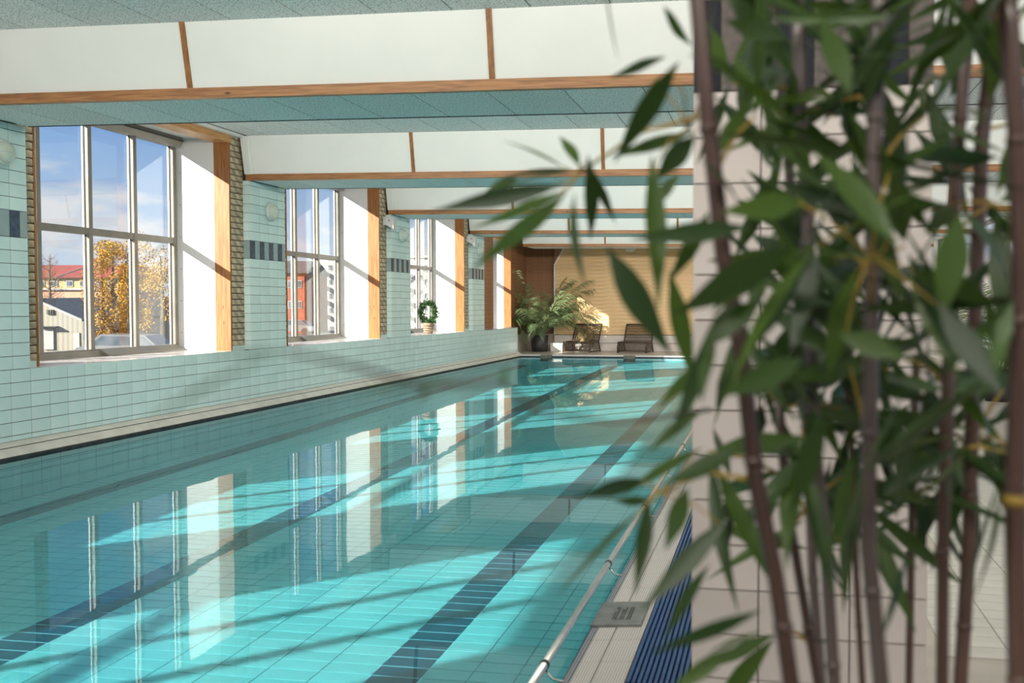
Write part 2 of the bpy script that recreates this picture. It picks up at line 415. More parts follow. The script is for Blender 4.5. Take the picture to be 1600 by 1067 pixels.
for i, yf in enumerate(PF):
    y0 = yf-PW
    p = MB().box(XB-.02, XW-.008, y0+.0, yf, SILL-.01, SOF+.0).build('pier', M['grout'], wall_left)
    if i >= 2: pier_tiles(p, y0, yf)
    else: MB().box(XW-.008, XW, y0, yf, SILL, SOF).build('tile_field', M['tile'], p)
    bp = MB().box(XB-.25, XB-.02, y0, yf, SILL-.02, 3.7).build('wall_core', M['mortar'], wall_left)
    if i < 5:
        MB().box(XB-.06, XB+.0, yf, yf+.20, SILL-.01, SILL+.06).build('skirting_tile', M['tile'], wall_left)
        MB().box(XB-.06, XB+.0, yf+3.70, yf+4.01, SILL-.01, SILL+.06).build('skirting_tile', M['tile'], wall_left)
        if i >= 2:
            brick_panel(yf, yf+.20, SILL+.06, 3.58, wall_left)
            brick_panel(yf+3.70, yf+4.01, SILL+.06, 3.58, wall_left)
        else:
            MB().box(XB-.24, XB, yf, yf+.20, SILL, 3.58).build('brick_field', M['brick'], wall_left)
            MB().box(XB-.24, XB, yf+3.70, yf+4.01, SILL, 3.58).build('brick_field', M['brick'], wall_left)
        MB().box(-8.0, XB-.0, yf, yf+4.01, 3.60, 3.9).build('bay_roof', M['white'], wall_left)
        # white trim along the top of the wall
        MB().box(XB+.0, XW+.0, yf, yf+4.01-.13, 3.575, 3.615).build('cornice', M['white'], wall_left)
# timber-clad end of the left wall around the last small bay
def boards_y(par, x, y0, y1, z0, z1, mat, h=.115, name='cladding_board', th=.02):
    z = z0
    me_cache = {}
    while z < z1-.01:
        zt = min(z+h, z1)
        me = box_me(name+mat, th, y1-y0, zt-z-.006, M[mat]); inst(name, me, (x+th/2, (y0+y1)/2, (z+zt)/2), par); z = zt
A4, B4 = 25.55, 27.40
MB().box(XT-.24, XT-.02, PF[5]-.2, A4, SILL-.02, 3.9).build('wall_core', M['mortar'], wall_left)
MB().box(XT-.24, XT-.02, B4+.04, YEND+.4, -.3, 3.9).build('wall_core', M['mortar'], wall_left)
MB().box(XT-.24, XT-.02, A4, B4+.04, 3.24, 3.9).build('wall_core', M['mortar'], wall_left)
MB().box(XT-.1, XB-.25, PF[5]-.22, PF[5]-.0, SILL-.02, 3.9).build('wall_core', M['mortar'], wall_left)
MB().box(XT-.1, XW, PF[5], 26.2, SILL-.012, SILL).build('wall_top', M['sill'], wall_left)
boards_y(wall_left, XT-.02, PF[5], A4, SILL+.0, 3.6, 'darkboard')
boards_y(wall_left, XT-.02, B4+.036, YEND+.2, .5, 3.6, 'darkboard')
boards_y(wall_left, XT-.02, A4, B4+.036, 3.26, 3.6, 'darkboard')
MB().box(XT-.02, XT+.06, 26.26, YEND+.2, -.1, .5).build('plinth', M['deck'], wall_left)
MB().box(XB-.2, XW, 26.2, 26.26, -.2, SILL).build('wall_end', M['tile'], wall_left)

# ================================================================== window bays
def mk_window(idx, yf, y0, y1, muls, top, last=False, XB=XB, XG=XG, XW=XW):
    w = thing('window_%d' % idx, 'window bay %d' % idx, None, (XG, (y0+y1)/2, SILL))
    lab = {1: 'nearest window bay, showing houses and a yellow tree outside', 2: 'second window bay, between the first two round wall lamps',
           3: 'third window bay, with the ivy ring in a basket on its sill', 4: 'small far window bay set in brown timber cladding'}
    tag(w, lab.get(idx, 'window bay of the left wall beside the camera, out of view'), None, None, 'structure')
    # sill of polished tiles, each its own slab
    q = y0; s = .30
    while q < y1-.02:
        e_ = min(q+s, y1)
        inst('sill_tile', box_me('sill', XW-XG-.004, e_-q-.004, .03, M['sill']), ((XW+XG)/2, (q+e_)/2, SILL-.013), w); q = e_
    t = .032
    for (ya, yb) in ((y0, y0+t), (y1-.0, y1+t)):                       # timber posts lining the opening
        MB().box(XB-.21, XB+.006, ya, yb, SILL, top+.06).build('post', M['pine_z'], w)
    for (ya, yb) in ((y0, y0+t), (y1, y1+t)):
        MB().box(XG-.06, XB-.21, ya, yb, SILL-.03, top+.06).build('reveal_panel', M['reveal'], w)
    if not last:
        # screw heads of the far reveal panel
        me = bpy.data.meshes.new('screw'); sm = MB().lathe([(.006, 0), (.006, .003)], (0, 0, 0), 8, (0, -1, 0)); me.from_pydata(sm.v, [], sm.f); me.materials.append(M['seal'])
        for zz in (1.0, 1.42, 1.84, 2.26, 2.68, 3.1):
            inst('screw', me, (XG+.10, y1-.001, zz), w); inst('screw', me, (XB-.235, y1-.001, zz), w)
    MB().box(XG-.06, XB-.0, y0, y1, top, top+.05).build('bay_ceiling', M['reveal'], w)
    MB().box(XB-.21, XB+.02, y0, y1+t, top-.065, top+.03).build('header', M['pine_y'], w)
    # frame
    MB().box(XG-.05, XG+.05, y0+t, y1, SILL, SILL+.085).build('bottom_rail', M['alu'], w)
    MB().box(XG-.05, XG+.05, y0+t, y1, top-.10, top).build('top_rail', M['alu'], w)
    mr = (2.17, 2.25)
    MB().box(XG-.02, XG+.05, y0+t, y1, *mr).build('middle_rail', M['alu'], w)
    for my in muls:
        MB().box(XG+.01, XG+.055, my-.033, my+.033, SILL+.02, top-.02).build('mullion', M['alu'], w)
        MB().box(XG-.034, XG+.0, my-.024, my+.024, SILL+.02, top-.02).build('outer_mullion', M['alu_w'], w)
        MB().box(XG-.004, XG+.012, my-.040, my+.040, SILL+.02, top-.02).build('seal', M['seal'], w)
    ys = [y0+t]+[m for m in muls if y0+t+.05 < m < y1-.05]+[y1]
    for a, b in zip(ys, ys[1:]):
        for (za, zb) in ((SILL+.085, mr[0]), (mr[1], top-.10)):
            MB().box(XG-.012, XG-.004, a+.005, b-.005, za-.01, zb+.01).build('pane', M['glass'], w)
    if not last:
        # sloped aluminium drip cover lying loose along the foot of the frame
        MB().prism([(XG+.05, y0+1.9, SILL+.004), (XG+.17, y0+1.9, SILL+.004), (XG+.16, y0+1.9, SILL+.022), (XG+.05, y0+1.9, SILL+.085)], (0, y1-y0-1.95, 0)).build('sill_cover', M['alu'], w)
        MB().prism([(XG+.05, y0+t, SILL+.0), (XG+.10, y0+t, SILL+.0), (XG+.09, y0+t, SILL+.012), (XG+.05, y0+t, SILL+.07)], (0, 1.9-t, 0)).build('sill_cover', M['alu'], w)
    return w
names = {0: 'grey roller blind cassette at the top of the nearest window', 1: 'grey roller blind cassette at the top of the second window', 2: 'grey roller blind cassette at the top of the third window'}
for i, yf in enumerate(PF[:5]):
    k = i-2
    y0, y1 = yf+.20, yf+3.66
    muls = [y0+.06]+[yf+1.17, yf+1.985, yf+2.80]+[y1-.045]
    mk_window(k+1 if k >= 0 else 5-i, yf, y0, y1, muls, 3.55)
    if k >= 0:
        b = thing('roller_blind', names[k], 'roller blind', (XG+.12, (y0+y1)/2, 3.44), 'roller blinds in the window bays')
        MB().prism([(XG+.07, y0+.1, 3.55), (XG+.19, y0+.1, 3.55), (XG+.20, y0+.1, 3.49), (XG+.16, y0+.1, 3.43), (XG+.07, y0+.1, 3.43)], (0, y1-y0-.16, 0)).build('cassette', M['alu'], b)
        MB().box(XG+.075, XG+.19, y1-.06, y1-.04, 3.425, 3.55).build('end_cap', M['alu_w'], b)
        MB().box(XG+.195, XG+.205, y0+.1, y1-.06, 3.50, 3.51).build('guide_slot', M['seal'], b)
mk_window(4, PF[5], A4, B4, [A4+.06, A4+1.55], 3.24, True, XT, XT-.8, XT+.03)

# ================================================================== ceiling: sawtooth boxes between wood-wool boards
ceil = thing('ceiling', 'wood-wool board ceiling with dropped boxes and pine beams', None, (XW, 0, 0), None, 'structure')
ceil.rotation_euler = (0, .0108, 0)
def cl(mb, name, mat, par=None): return mb.build(name, M[mat], par or ceil, local=True)
CW = XR-XW                     # width
cl(MB().box(-1.2, CW+.3, -3.2, YEND+1.4, 3.64, 3.9), 'slab', 'backing')
boxy = [7.22+PER*k for k in range(-2, 5)]
nb = int(CW/.6)+1
def linst(name, me, loc, par):
    o = bpy.data.objects.new(name, me); COL.objects.link(o); o.parent = par; o.location = loc; return o
for bi, yb in enumerate(boxy):
    ye = yb+PW
    bx = cl(MB().prism([(0, yb+.03, 3.06), (0, yb-.09, 3.62), (0, ye-.01, 3.62), (0, ye-.01, 3.06)], (CW, 0, 0)), 'ceiling_box', 'backing')
    cl(MB().box(0, CW, ye-.012, ye+.003, 3.035, 3.64), 'rear_fascia', 'white', bx)
    cl(MB().box(0, CW, ye-.004, ye+.008, 3.026, 3.046), 'edge_strip', 'slot', bx)
    # slanted white panels between pine strips, pine beam at the foot
    strips = [2.28+2.5*j for j in range(-1, 4)]
    edges = [0.0]+[s for s in strips if .1 < s < CW-.1]+[CW]
    for a, b in zip(edges, edges[1:]):
        cl(MB().prism([(a+.0, yb+.0, 3.10), (a, yb-.115, 3.61), (a, yb-.095, 3.61), (a, yb+.02, 3.10)], (b-a, 0, 0)), 'white_panel', 'white', bx)
        if 0 < a:
            cl(MB().prism([(a-.022, yb-.012, 3.10), (a-.022, yb-.127, 3.61), (a-.022, yb-.10, 3.61), (a-.022, yb+.01, 3.10)], (.044, 0, 0)), 'pine_strip', 'pine_z', bx)
    cl(MB().box(-.08, CW, yb-.022, yb+.035, 3.03, 3.112), 'pine_beam', 'pine', bx)
    cl(MB().prism([(-.09, yb-.03, 3.11), (-.09, yb-.145, 3.60), (-.09, yb-.05, 3.60), (-.09, yb+.06, 3.11)], (.10, 0, 0)), 'end_trim', 'white', bx)
    cl(MB().prism([(.01, yb-.012, 3.11), (.01, yb-.127, 3.60), (.01, yb-.10, 3.60), (.01, yb+.0, 3.11)], (.05, 0, 0)), 'end_trim', 'white', bx)
    for j in range(nb):
        a = j*.6-.08; b = min(a+.6, CW); a = max(a, 0)
        if b-a < .02: continue
        me = box_me('soffit', b-a-.012, PW-.06, .025, M['board'])
        linst('soffit_board', me, ((a+b)/2, yb+.035+(PW-.05)/2, 3.042), bx)
    # boards of the raised ceiling beyond
    y_a = ye+.005; y_b = min(yb+PER-.10, YEND)
    nrow = 3
    for rr in range(nrow):
        ya = y_a+(y_b-y_a)*rr/nrow; ybb = y_a+(y_b-y_a)*(rr+1)/nrow
        if ybb-ya < .1: continue
        for j in range(nb):
            a = j*.6-.3; b = min(a+.6, CW); a = max(a, 0)
            if b-a < .02: continue
            me = box_me('cboard', b-a-.012, ybb-ya-.012, .03, M['board'])
            linst('ceiling_board', me, ((a+b)/2, (ya+ybb)/2, 3.622), ceil)

# unseen luminaires added on the rear of each box to brighten the hall
lum_labels = ['first', 'second', 'third', 'fourth', 'fifth', 'sixth']
for bi, yb in enumerate(boxy[:6]):
    ye = yb+PW
    lt = thing('added_luminaire', 'unseen linear fill luminaire added behind the %s dropped ceiling box, facing away' % lum_labels[bi], 'ceiling lamp', (-1.6, ye+.05, 3.40), 'fill luminaires added behind the ceiling boxes')
    MB().box(-6.2, 3.4, ye+.008, ye+.05, 3.36, 3.45).build('housing', M['white'], lt)
    al = bpy.data.lights.new('added_fill_light', 'AREA'); al.shape = 'RECTANGLE'; al.size = 9.4; al.size_y = .10; al.energy = FILL_LAMP_POWER*(1.15 if bi == 0 else 1); al.color = (1.0, .95, .86)
    ao = bpy.data.objects.new('added_fill_light', al); COL.objects.link(ao); ao.parent = lt
    ao.location = Vector((-1.4, ye+.075, 3.36))-lt.location
    ao.rotation_euler = Vector((0, 1, -.08)).to_track_quat('-Z', 'Z').to_euler()

# ================================================================== pool
pool = thing('swimming_pool', 'long turquoise tiled swimming pool with dark lane lines', 'pool', ((PX0+PX1)/2, 12, -.6))
pb = MB()
pb.prism([(PX0, PY0, pool_z(PY0)-.0018), (PX0, PY1, pool_z(PY1)-.0018), (PX0, PY1, -.9), (PX0, PY0, -.9)], (PX1-PX0, 0, 0))
pb.box(PX0-.2, PX0-.0, PY0, PY1, -.9, -.05); pb.box(PX1, PX1+.2, PY0, PY1, -.9, -.03)
pb.box(PX0-.2, PX1+.2, PY1, PY1+.2, -.9, -.02); pb.box(PX0-.2, PX1+.2, PY0-.2, PY0, -.9, -.02)
pb.build('basin', M['pgrout'], pool)
NCX = 24; CWX = (PX1-PX0)/NCX
LANES = {2: 1, 11: 1, 20: 1}
LANEX = [(-6.33, -6.05), (-4.06, -3.77), (-1.90, -1.645)]
# column joints of the floor, so that the lane lines are one tile wide
xs = [PX0]
def fill(a, b):
    n = max(1, round((b-a)/.25)); return [a+(b-a)*(i+1)/n for i in range(n)]
cur = PX0
for (a, b) in LANEX: xs += fill(cur, a); xs.append(b); cur = b
xs += fill(cur, PX1)
fl = []
ny = int((PY1-PY0)/.125)
for j in range(ny):
    y0 = PY0+j*.125
    for a, b in zip(xs, xs[1:]):
        lane = any(abs(a-l[0]) < .01 for l in LANEX) and 2.2 < y0 < 24.2
        q = proj(((a+b)/2, y0+.06, pool_z(y0)))
        vis = 0 < q[0] < 1075 and q[1] < 1075
        fl.append((q[2] if vis else 999, a, b, y0, lane))
fl.sort(key=lambda t: t[0])
rest = MB(); restl = MB()
for i, (d, a, b, y0, lane) in enumerate(fl):
    z = pool_z(y0+.0625)
    if i < 300:
        inst('lane_tile' if lane else 'floor_tile', box_me('lane' if lane else 'ptile', b-a-.005, .12, .012, M['lane' if lane else 'ptile']), ((a+b)/2, y0+.0625, z-.0055), pool)
    else: (restl if lane else rest).box(a+.0025, b-.0025, y0+.0025, y0+.1225, z-.012, z+.0005)
for (a, b) in LANEX:
    MB().prism([(a-.002, 2.2, pool_z(2.2)-.0006), (a-.002, 24.2, pool_z(24.2)-.0006), (a-.002, 24.2, pool_z(24.2)-.03), (a-.002, 2.2, pool_z(2.2)-.03)], (b-a+.004, 0, 0)).build('lane_bed', M['lgrout'], pool)
tag(rest.build('floor_tile_field', M['ptile'], pool), kind='stuff')
tag(restl.build('lane_tile_field', M['lane'], pool), kind='stuff')
wt = MB(); n = 0
y = PY0
while y < PY1-.1:
    z = -.05
    while z > pool_z(y)-.02:
        wt.box(PX0-.001, PX0+.006, y+.003, y+.247, z-.122, z-.003); wt.box(PX1-.006, PX1+.001, y+.003, y+.247, z-.122, z-.003); z -= .125
    y += .25
x = PX0
while x < PX1-.1:
    z = -.03
    while z > pool_z(PY1)-.02:
        wt.box(x+.003, min(x+.247, PX1), PY1-.006, PY1+.001, z-.122, z-.003); z -= .125
    x += .25
tag(wt.build('wall_tile_field', M['ptile'], pool), kind='stuff')
# coping on the near right side: ridged tiles in two rows sloping to the water
cz = lambda x: -.02+.07*(x-PX1)
def cop_me(w, mat): return box_me('cop'+mat, w, .246, .02, M[mat])
j = 0; y = 2.4; far = MB(); farl = MB()
while y < PY1:
    for (a, b, mt, nm) in ((PX1+.0, PX1+.030, 'copedge', 'edge_tile'), (PX1+.030, -.638, 'coping', 'coping_tile'), (-.634, -.512, 'coping', 'coping_tile')):
        xm = (a+b)/2
        if y < 9:
            o = inst(nm, cop_me(b-a-.003, mt), (xm, y+.125, cz(xm)-.010), pool); o.rotation_euler = (0, -.07, 0)
        else: (farl if mt == 'copedge' else far).box(a, b-.003, y+.002, y+.248, cz(xm)-.02, cz(xm))
    y += .25
tag(far.build('coping_tile_field', M['coping'], pool), kind='stuff'); farl.build('edge_tile_field', M['copedge'], pool)
pool['kind'] = 'structure'
MB().box(PX1+.0, -.508, PY0, PY1, -.3, -.04).build('coping_bed', M['slot'], pool)
# far end coping with a white edge
MB().box(PX0-.03, PX1, PY1, PY1+.10, -.1, .03).build('end_edge', M['alu_w'], pool)
MB().box(PX0, PX1, PY1-.02, PY1, -.045, .0).build('end_slot', M['slot'], pool)

water = tag(MB().prism([(PX0-.02, PY0, WZ), (PX1+.004, PY0, WZ), (PX1+.004, PY1, WZ), (PX0-.02, PY1, WZ)], (0, 0, -.0005)).build('pool_water', M['water']),
            'still clear turquoise water filling the swimming pool', 'water', None, 'stuff')
me = water.data            # a single sheet: keep only the upper face
bm_v = [(PX0-.02, PY0, WZ), (PX1+.004, PY0, WZ), (PX1+.004, PY1, WZ), (PX0-.02, PY1, WZ)]
me2 = bpy.data.meshes.new('pool_water'); me2.from_pydata(bm_v, [], [(0, 1, 2, 3)]); me2.materials.append(M['water']); water.data = me2

# intake plates on the far pool wall
for i, (x0, lab) in enumerate(((846, 'dark slotted plate on the far pool edge left, below the palm'), (982, 'dark slotted plate on the far pool edge, right below the second lounger'))):
    p = at(x0, 562, 25.9); g = thing('overflow_plate', lab, 'plate', (p.x, PY1-.03, -.02), 'slotted plates at the far pool edge')
    MB().box(p.x-.16, p.x+.16, PY1-.035, PY1-.003, -.14, .03).build('back_plate', M['slot'], g)
    for k in range(6): MB().box(p.x-.15+k*.052, p.x-.15+k*.052+.03, PY1-.045, PY1-.03, -.06, .04).build('bar', M['alu'], g)

# stainless rail in the water along the right edge
rail = thing('pool_handrail', 'stainless steel handrail running just above the water along the right pool edge', 'handrail', (-.80, 3.0, 0))
RX, RZ = -.805, .045
MB().tube([(RX, 2.5, RZ), (RX, 6.0, RZ), (RX, 12, RZ), (RX, 24.0, RZ)], .0155, 14).build('tube', M['steel'], rail, True)
yy = 3.43
while yy < 24:
    MB().lathe([(.0175, -.012), (.0195, 0), (.0175, .012)], (RX, yy, RZ), 14, (0, 1, 0)).build('ring', M['slot'], rail, True)
    MB().tube([(RX, yy, RZ-.015), (RX+.03, yy, RZ-.05), (RX+.06, yy+.01, RZ-.06), (PX1+.01, yy+.01, RZ-.06)], .005, 8).build('bracket', M['steel'], rail, True)
    yy += 1.42

# blue gutter grating: bars running along the pool
gg = thing('gutter_grating', 'blue slatted grating in the deck gutter beside the ridged coping', 'grating', (-.40, 3.3, 0))
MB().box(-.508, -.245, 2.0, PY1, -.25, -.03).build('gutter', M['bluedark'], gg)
nbars = 13
for k in range(nbars):
    x = -.498+k*.0198
    MB().box(x-.0058, x+.0058, 3.42, PY1-.05, -.014, .006).build('bar', M['blue'], gg)
    MB().box(x-.0058, x+.0058, 2.0, 3.36, -.014, .006).build('bar', M['blue'], gg)
for k in range(11): MB().box(-.505, -.25, 3.20+k*.0165, 3.208+k*.0165, -.012, .007).build('cross_bar', M['blue'], gg)

# embossed grey plate lying on the coping
pl = thing('coping_plate', 'grey embossed rubber plate lying across the ridged coping tiles', 'plate', (-.63, 4.22, 0))
pm = MB().prism([(PX1-.006, 4.06, cz(PX1)+.001), (-.535, 4.06, cz(-.535)+.001), (-.535, 4.06, cz(-.535)+.011), (PX1-.006, 4.06, cz(PX1)+.011)], (0, .33, 0)).build('base', M['mat'], pl)
for r_ in range(6):
    for c_ in range(9):
        if (r_*7+c_*5) % 11 == 0: continue
        x = PX1+.065+c_*.0105; yb_ = 4.13+r_*.03
        MB().box(x, x+.006, yb_, yb_+.022, cz(x)+.011, cz(x)+.0132).build('ridge', M['slot' if c_ % 3 else 'mat'], pl)

# ================================================================== deck floor
fl = MB()
fl.box(-.245, XR, -3, YEND+1.2, -.3, -.004); fl.box(XT-.1, -.245, PY1+.10, YEND+.4, -.3, -.004)
fl.box(-7.1, -.245, -3, PY0-.0, -.3, -.004)
floor = tag(fl.build('floor', M['deck']), 'beige tiled pool deck', None, None, 'structure')
y = 3.9
while y < 9.9:
    for k in range(6):
        x = .42+k*.25
        q = proj((x+.12, y+.06, 0))
        if 1440 < q[0] < 1640: inst('floor_tile', box_me('dtile', .245, .12, .012, M['dtile']), (x+.125, y+.0625, -.002), floor)
    y += .125

# ================================================================== columns
def column(y0, label, near):
    c = thing('column', label, 'column', (.10, y0+.45, 0), None if near else 'tiled columns behind the nearest')
    x0, x1, y1 = -.207, .404, y0+.6
    MB().box(x0+.008, x1-.008, y0+.008, y1-.008, 0, 3.02).build('core', M['cgrout'], c)
    z = 0.02; k = 0
    zs = []
    zj = 1.674
    z = zj-.1205*13
    while z < 3.0:
        zs.append(z); z += .1205
    cols = [x0, x0+.178, x0+.178+.237, x1]
    for z in zs:
        zt = min(z+.1205, 2.98)
        band = 1.915-.01 < z < 2.15
        if band: continue
        if True:
            for a, b in zip(cols, cols[1:]):
                inst('tile', box_me('ctile', b-a-.004, .008, zt-z-.004, M['ctile']), ((a+b)/2, y0+.004, (z+zt)/2), c)
        MB().box(x0, x0+.008, y0+.01, y1, z+.002, zt-.002).build('side_tile', M['ctile'], c)
        MB().box(x1-.008, x1, y0+.01, y1, z+.002, zt-.002).build('side_tile', M['ctile'], c)
    if True:
        zb = 1.915; x = x0; i = 0
        for a, b in ((x0, x0+.072), (x0+.072, x0+.193), (x0+.193, x0+.312), (x0+.312, x0+.43), (x0+.43, x0+.548), (x0+.548, x1)):
            inst('tile', box_me('cb%d' % (i % 2), b-a-.004, .008, .236, M['ctile_dark' if i % 2 == 0 else 'ctile_brown']), ((a+b)/2, y0+.004, zb+.12), c); i += 1
    for sx in (x0, x1-.008): MB().box(sx, sx+.008, y0+.01, y1, 1.917, 2.154).build('side_band', M['ctile_brown'], c)
    MB().box(x0, x1, y0, y1, 0, .104).build('base_tile', M['ctile'], c)
    MB().box(x0, x1, y0+.02, y1, 3.0, 3.06).build('cap', M['white'], c)
column(2.62, 'nearest square column in blush tiles with a black and taupe band, behind the bamboo', True)
for k in (1, 2, 3): column(7.35+PER*(k-1), 'tiled square column further down the deck, hidden behind the nearest column', False)

# ================================================================== other walls
wb = MB()
NX = -6.46                     # corner of the niche by the palm
wb.box(NX, XR, YEND+.02, YEND+.25, 0, 3.7); wb.box(XT-.3, NX+.3, YEND+.22, YEND+.4, -.3, 3.7)
wall_back = tag(wb.build('wall_back', M['mortar']), 'pine-boarded end wall beyond the pool, with a brown timber niche', None, None, 'structure')
def boards_x(par, y, x0, x1, z0, z1, mat, h=.115):
    z = z0
    while z < z1-.01:
        zt = min(z+h, z1)
        inst('cladding_board', box_me('bx'+mat, x1-x0, .02, zt-z-.003, M[mat]), ((x0+x1)/2, y+.01, (z+zt)/2), par); z = zt
secs = [NX, -3.55, -.35, XR]
for a, b in zip(secs, secs[1:]): boards_x(wall_back, YEND, a+.02, b-.02, .49, 3.12, 'pineboard')
for s in secs[1:-1]: MB().box(s-.035, s+.035, YEND-.012, YEND+.02, .49, 3.12).build('cover_strip', M['pineboard'], wall_back)
# chamfered head of the niche corner
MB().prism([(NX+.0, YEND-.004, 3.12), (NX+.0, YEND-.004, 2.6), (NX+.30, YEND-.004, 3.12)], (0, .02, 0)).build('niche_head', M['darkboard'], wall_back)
MB().prism([(NX-.02, YEND-.012, 2.6), (NX+.02, YEND-.012, 2.6), (NX+.32, YEND-.012, 3.12), (NX+.28, YEND-.012, 3.12)], (0, .03, 0)).build('niche_trim', M['white'], wall_back)
MB().box(NX-.02, NX+.015, YEND-.012, YEND+.02, .49, 2.6).build('niche_trim', M['white'], wall_back)
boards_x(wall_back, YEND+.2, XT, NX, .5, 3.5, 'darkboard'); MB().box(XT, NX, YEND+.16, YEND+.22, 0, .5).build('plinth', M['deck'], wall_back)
# tiled plinth under the boards with a ledge
MB().box(NX, XR, YEND-.05, YEND+.02, 0, .47).build('plinth', M['ctile'], wall_back)
MB().box(NX, XR, YEND-.10, YEND+.02, .25, .275).build('plinth_shelf', M['ledge'], wall_back)
wf = tag(MB().box(-7.3, XR+.2, -3.2, -3.0, -.3, 3.7).build('wall_front', M['white']), 'white wall behind the camera', None, None, 'structure')
# right wall: low parapet, posts and broad panes added to let sky light in
wr = MB(); wr.box(XR, XR+.2, -3, YEND+1.2, -.3, .55); wr.box(XR, XR+.2, -3, YEND+1.2, 3.05, 3.8)
ypost = [-3+2.485*k for k in range(14)]
for y in ypost: wr.box(XR, XR+.2, y-.16, y+.16, .55, 3.05)
wall_right = tag(wr.build('wall_right', M['white']), 'white right wall of posts with added broad windows', None, None, 'structure')
for k, (a, b) in enumerate(zip(ypost, ypost[1:])):
    w = thing('window_%d' % (k+10), 'broad window added to the right wall for sky light, number %d from the column end' % (k+1), None, (XR+.1, (a+b)/2, .55), None, 'structure')
    MB().box(XR+.09, XR+.098, a+.17, b-.17, .57, 3.03).build('pane', M['glass'], w)
    fr = MB(); fr.box(XR+.06, XR+.14, a+.16, b-.16, .55, .61); fr.box(XR+.06, XR+.14, a+.16, b-.16, 2.99, 3.05)
    fr.box(XR+.06, XR+.14, a+.16, a+.22, .6, 3.0); fr.box(XR+.06, XR+.14, b-.22, b-.16, .6, 3.0)
    fr.build('frame', M['alu'], w)
#PART2
# ================================================================== wall lamps and loudspeakers
def bulkhead(y, z, label):
    t = thing('bulkhead_lamp', label, 'wall lamp', (XW, y, z), 'round bulkhead lamps on the piers')
    MB().lathe([(.125, 0), (.132, .012), (.128, .03), (.10, .045)], (XW, y, z), 28, (1, 0, 0)).build('base', M['lampw'], t, True)
    MB().lathe([(.102, .03), (.100, .06), (.085, .095), (.055, .115), (.01, .122)], (XW, y, z), 28, (1, 0, 0)).build('glass_dome', M['lampg'], t, True)
    MB().lathe([(.104, .040), (.112, .046), (.112, .056), (.104, .060)], (XW, y, z), 28, (1, 0, 0)).build('ring', M['lampw'], t, True)
    a = [(XW+.05+.075*math.sin(math.pi*k/12), y+.105*math.cos(math.pi*k/12), z) for k in range(13)]
    MB().tube(a, .005, 6).build('guard_bar', M['lampw'], t, True)
bulkhead(7.86, 2.74, 'round caged wall lamp cut by the left picture edge')
bulkhead(12.72, 2.66, 'round caged wall lamp between the first and second window')
bulkhead(17.66, 2.68, 'round caged wall lamp between the second and third window')
bulkhead(22.66, 2.68, 'small far round wall lamp between the third and last window')
def speaker(y, z, label):
    t = thing('loudspeaker', label, 'loudspeaker', (XB, y, z), 'white loudspeakers on the brick strips')
    MB().prism([(XB+.02, y-.085, z-.055), (XB+.02, y+.085, z-.055), (XB+.02, y+.085, z+.10), (XB+.02, y-.085, z+.10)], (.06, 0, 0)).build('back_box', M['reveal'], t)
    m = MB(); b = [(XB+.08, y-.085, z-.055), (XB+.08, y+.085, z-.055), (XB+.08, y+.085, z+.10), (XB+.08, y-.085, z+.10)]
    f_ = [(XB+.20, y-.05, z-.13), (XB+.20, y+.05, z-.13), (XB+.235, y+.07, z+.07), (XB+.235, y-.07, z+.07)]
    m.v += b+f_; m.f += [(0,3,2,1),(4,5,6,7),(0,1,5,4),(1,2,6,5),(2,3,7,6),(3,0,4,7)]
    m.build('cabinet', M['reveal'], t)
    MB().box(XB+.0, XB+.03, y-.02, y+.02, z-.02, z+.06).build('bracket', M['alu'], t)
    MB().box(XB+.12, XB+.15, y-.088, y-.083, z+.02, z+.035).build('badge', M['seal'], t)
speaker(17.05, 2.88, 'white wedge loudspeaker beside the second window')
speaker(22.02, 2.88, 'white wedge loudspeaker beside the third window, further off')
dl = thing('ceiling_spot', 'white dome lamp under the ceiling edge by the pine end wall', 'ceiling lamp', (-4.12, YEND-.25, 3.0))
MB().lathe([(.16, .10), (.17, .05), (.13, -.02), (.04, -.06)], (-4.12, YEND-.25, 3.0), 20).build('dome', M['reveal'], dl, True)
MB().lathe([(.10, .04), (.10, .0)], (-4.12, YEND-.25, 3.06), 16).build('mount', M['alu'], dl)

# ================================================================== ivy ring on the third sill
def on_x(x, y, X): 
    v = FV+RV*((x-CX)/F_PX)-UV*((y-CY)/F_PX); return CC+v*((X-CC.x)/v.x)
def on_z(x, y, Z):
    v = FV+RV*((x-CX)/F_PX)-UV*((y-CY)/F_PX); return CC+v*((Z-CC.z)/v.z)
bp = on_x(669, 516, -7.16); bp.z = SILL+.002
iv = thing('ivy_plant', 'clipped ivy ring in a wicker basket on the third window sill', 'potted plant', bp)
MB().lathe([(.085, 0), (.10, .08), (.115, .20), (.125, .225), (.11, .225), (.105, .19)], bp, 18).build('basket', M['basket'], iv, True)
for k in range(4): MB().lathe([(.098+.009*k, -.012), (.108+.009*k, 0), (.100+.009*k, .012)], bp+Vector((0, 0, .035+.048*k)), 18).build('weave_band', M['basket'], iv, True)
MB().tube([bp+RV*.155*math.sin(a)+Vector((0, 0, .45+.20*-math.cos(a))) for a in [2*math.pi*k/16 for k in range(17)]], .008, 6).build('hoop', M['bark'], iv, True)
lm = MB(); rnd = random.Random(3)
def leafquad(m, p, d, n, l, w):
    s = d.cross(n).normalized(); b = len(m.v)
    m.v += [tuple(p), tuple(p+d*l*.5+s*w/2), tuple(p+d*l), tuple(p+d*l*.5-s*w/2)]; m.f += [(b, b+1, b+2, b+3)]
def rv(r): return Vector((r.uniform(-1, 1), r.uniform(-1, 1), r.uniform(-1, 1))).normalized()
for k in range(1500):
    a = rnd.uniform(0, 2*math.pi); c = bp+RV*(.155*math.sin(a))+Vector((0, 0, .45-.20*math.cos(a)))+rv(rnd)*rnd.uniform(0, .085)
    leafquad(lm, c, rv(rnd), rv(rnd), .045, .035)
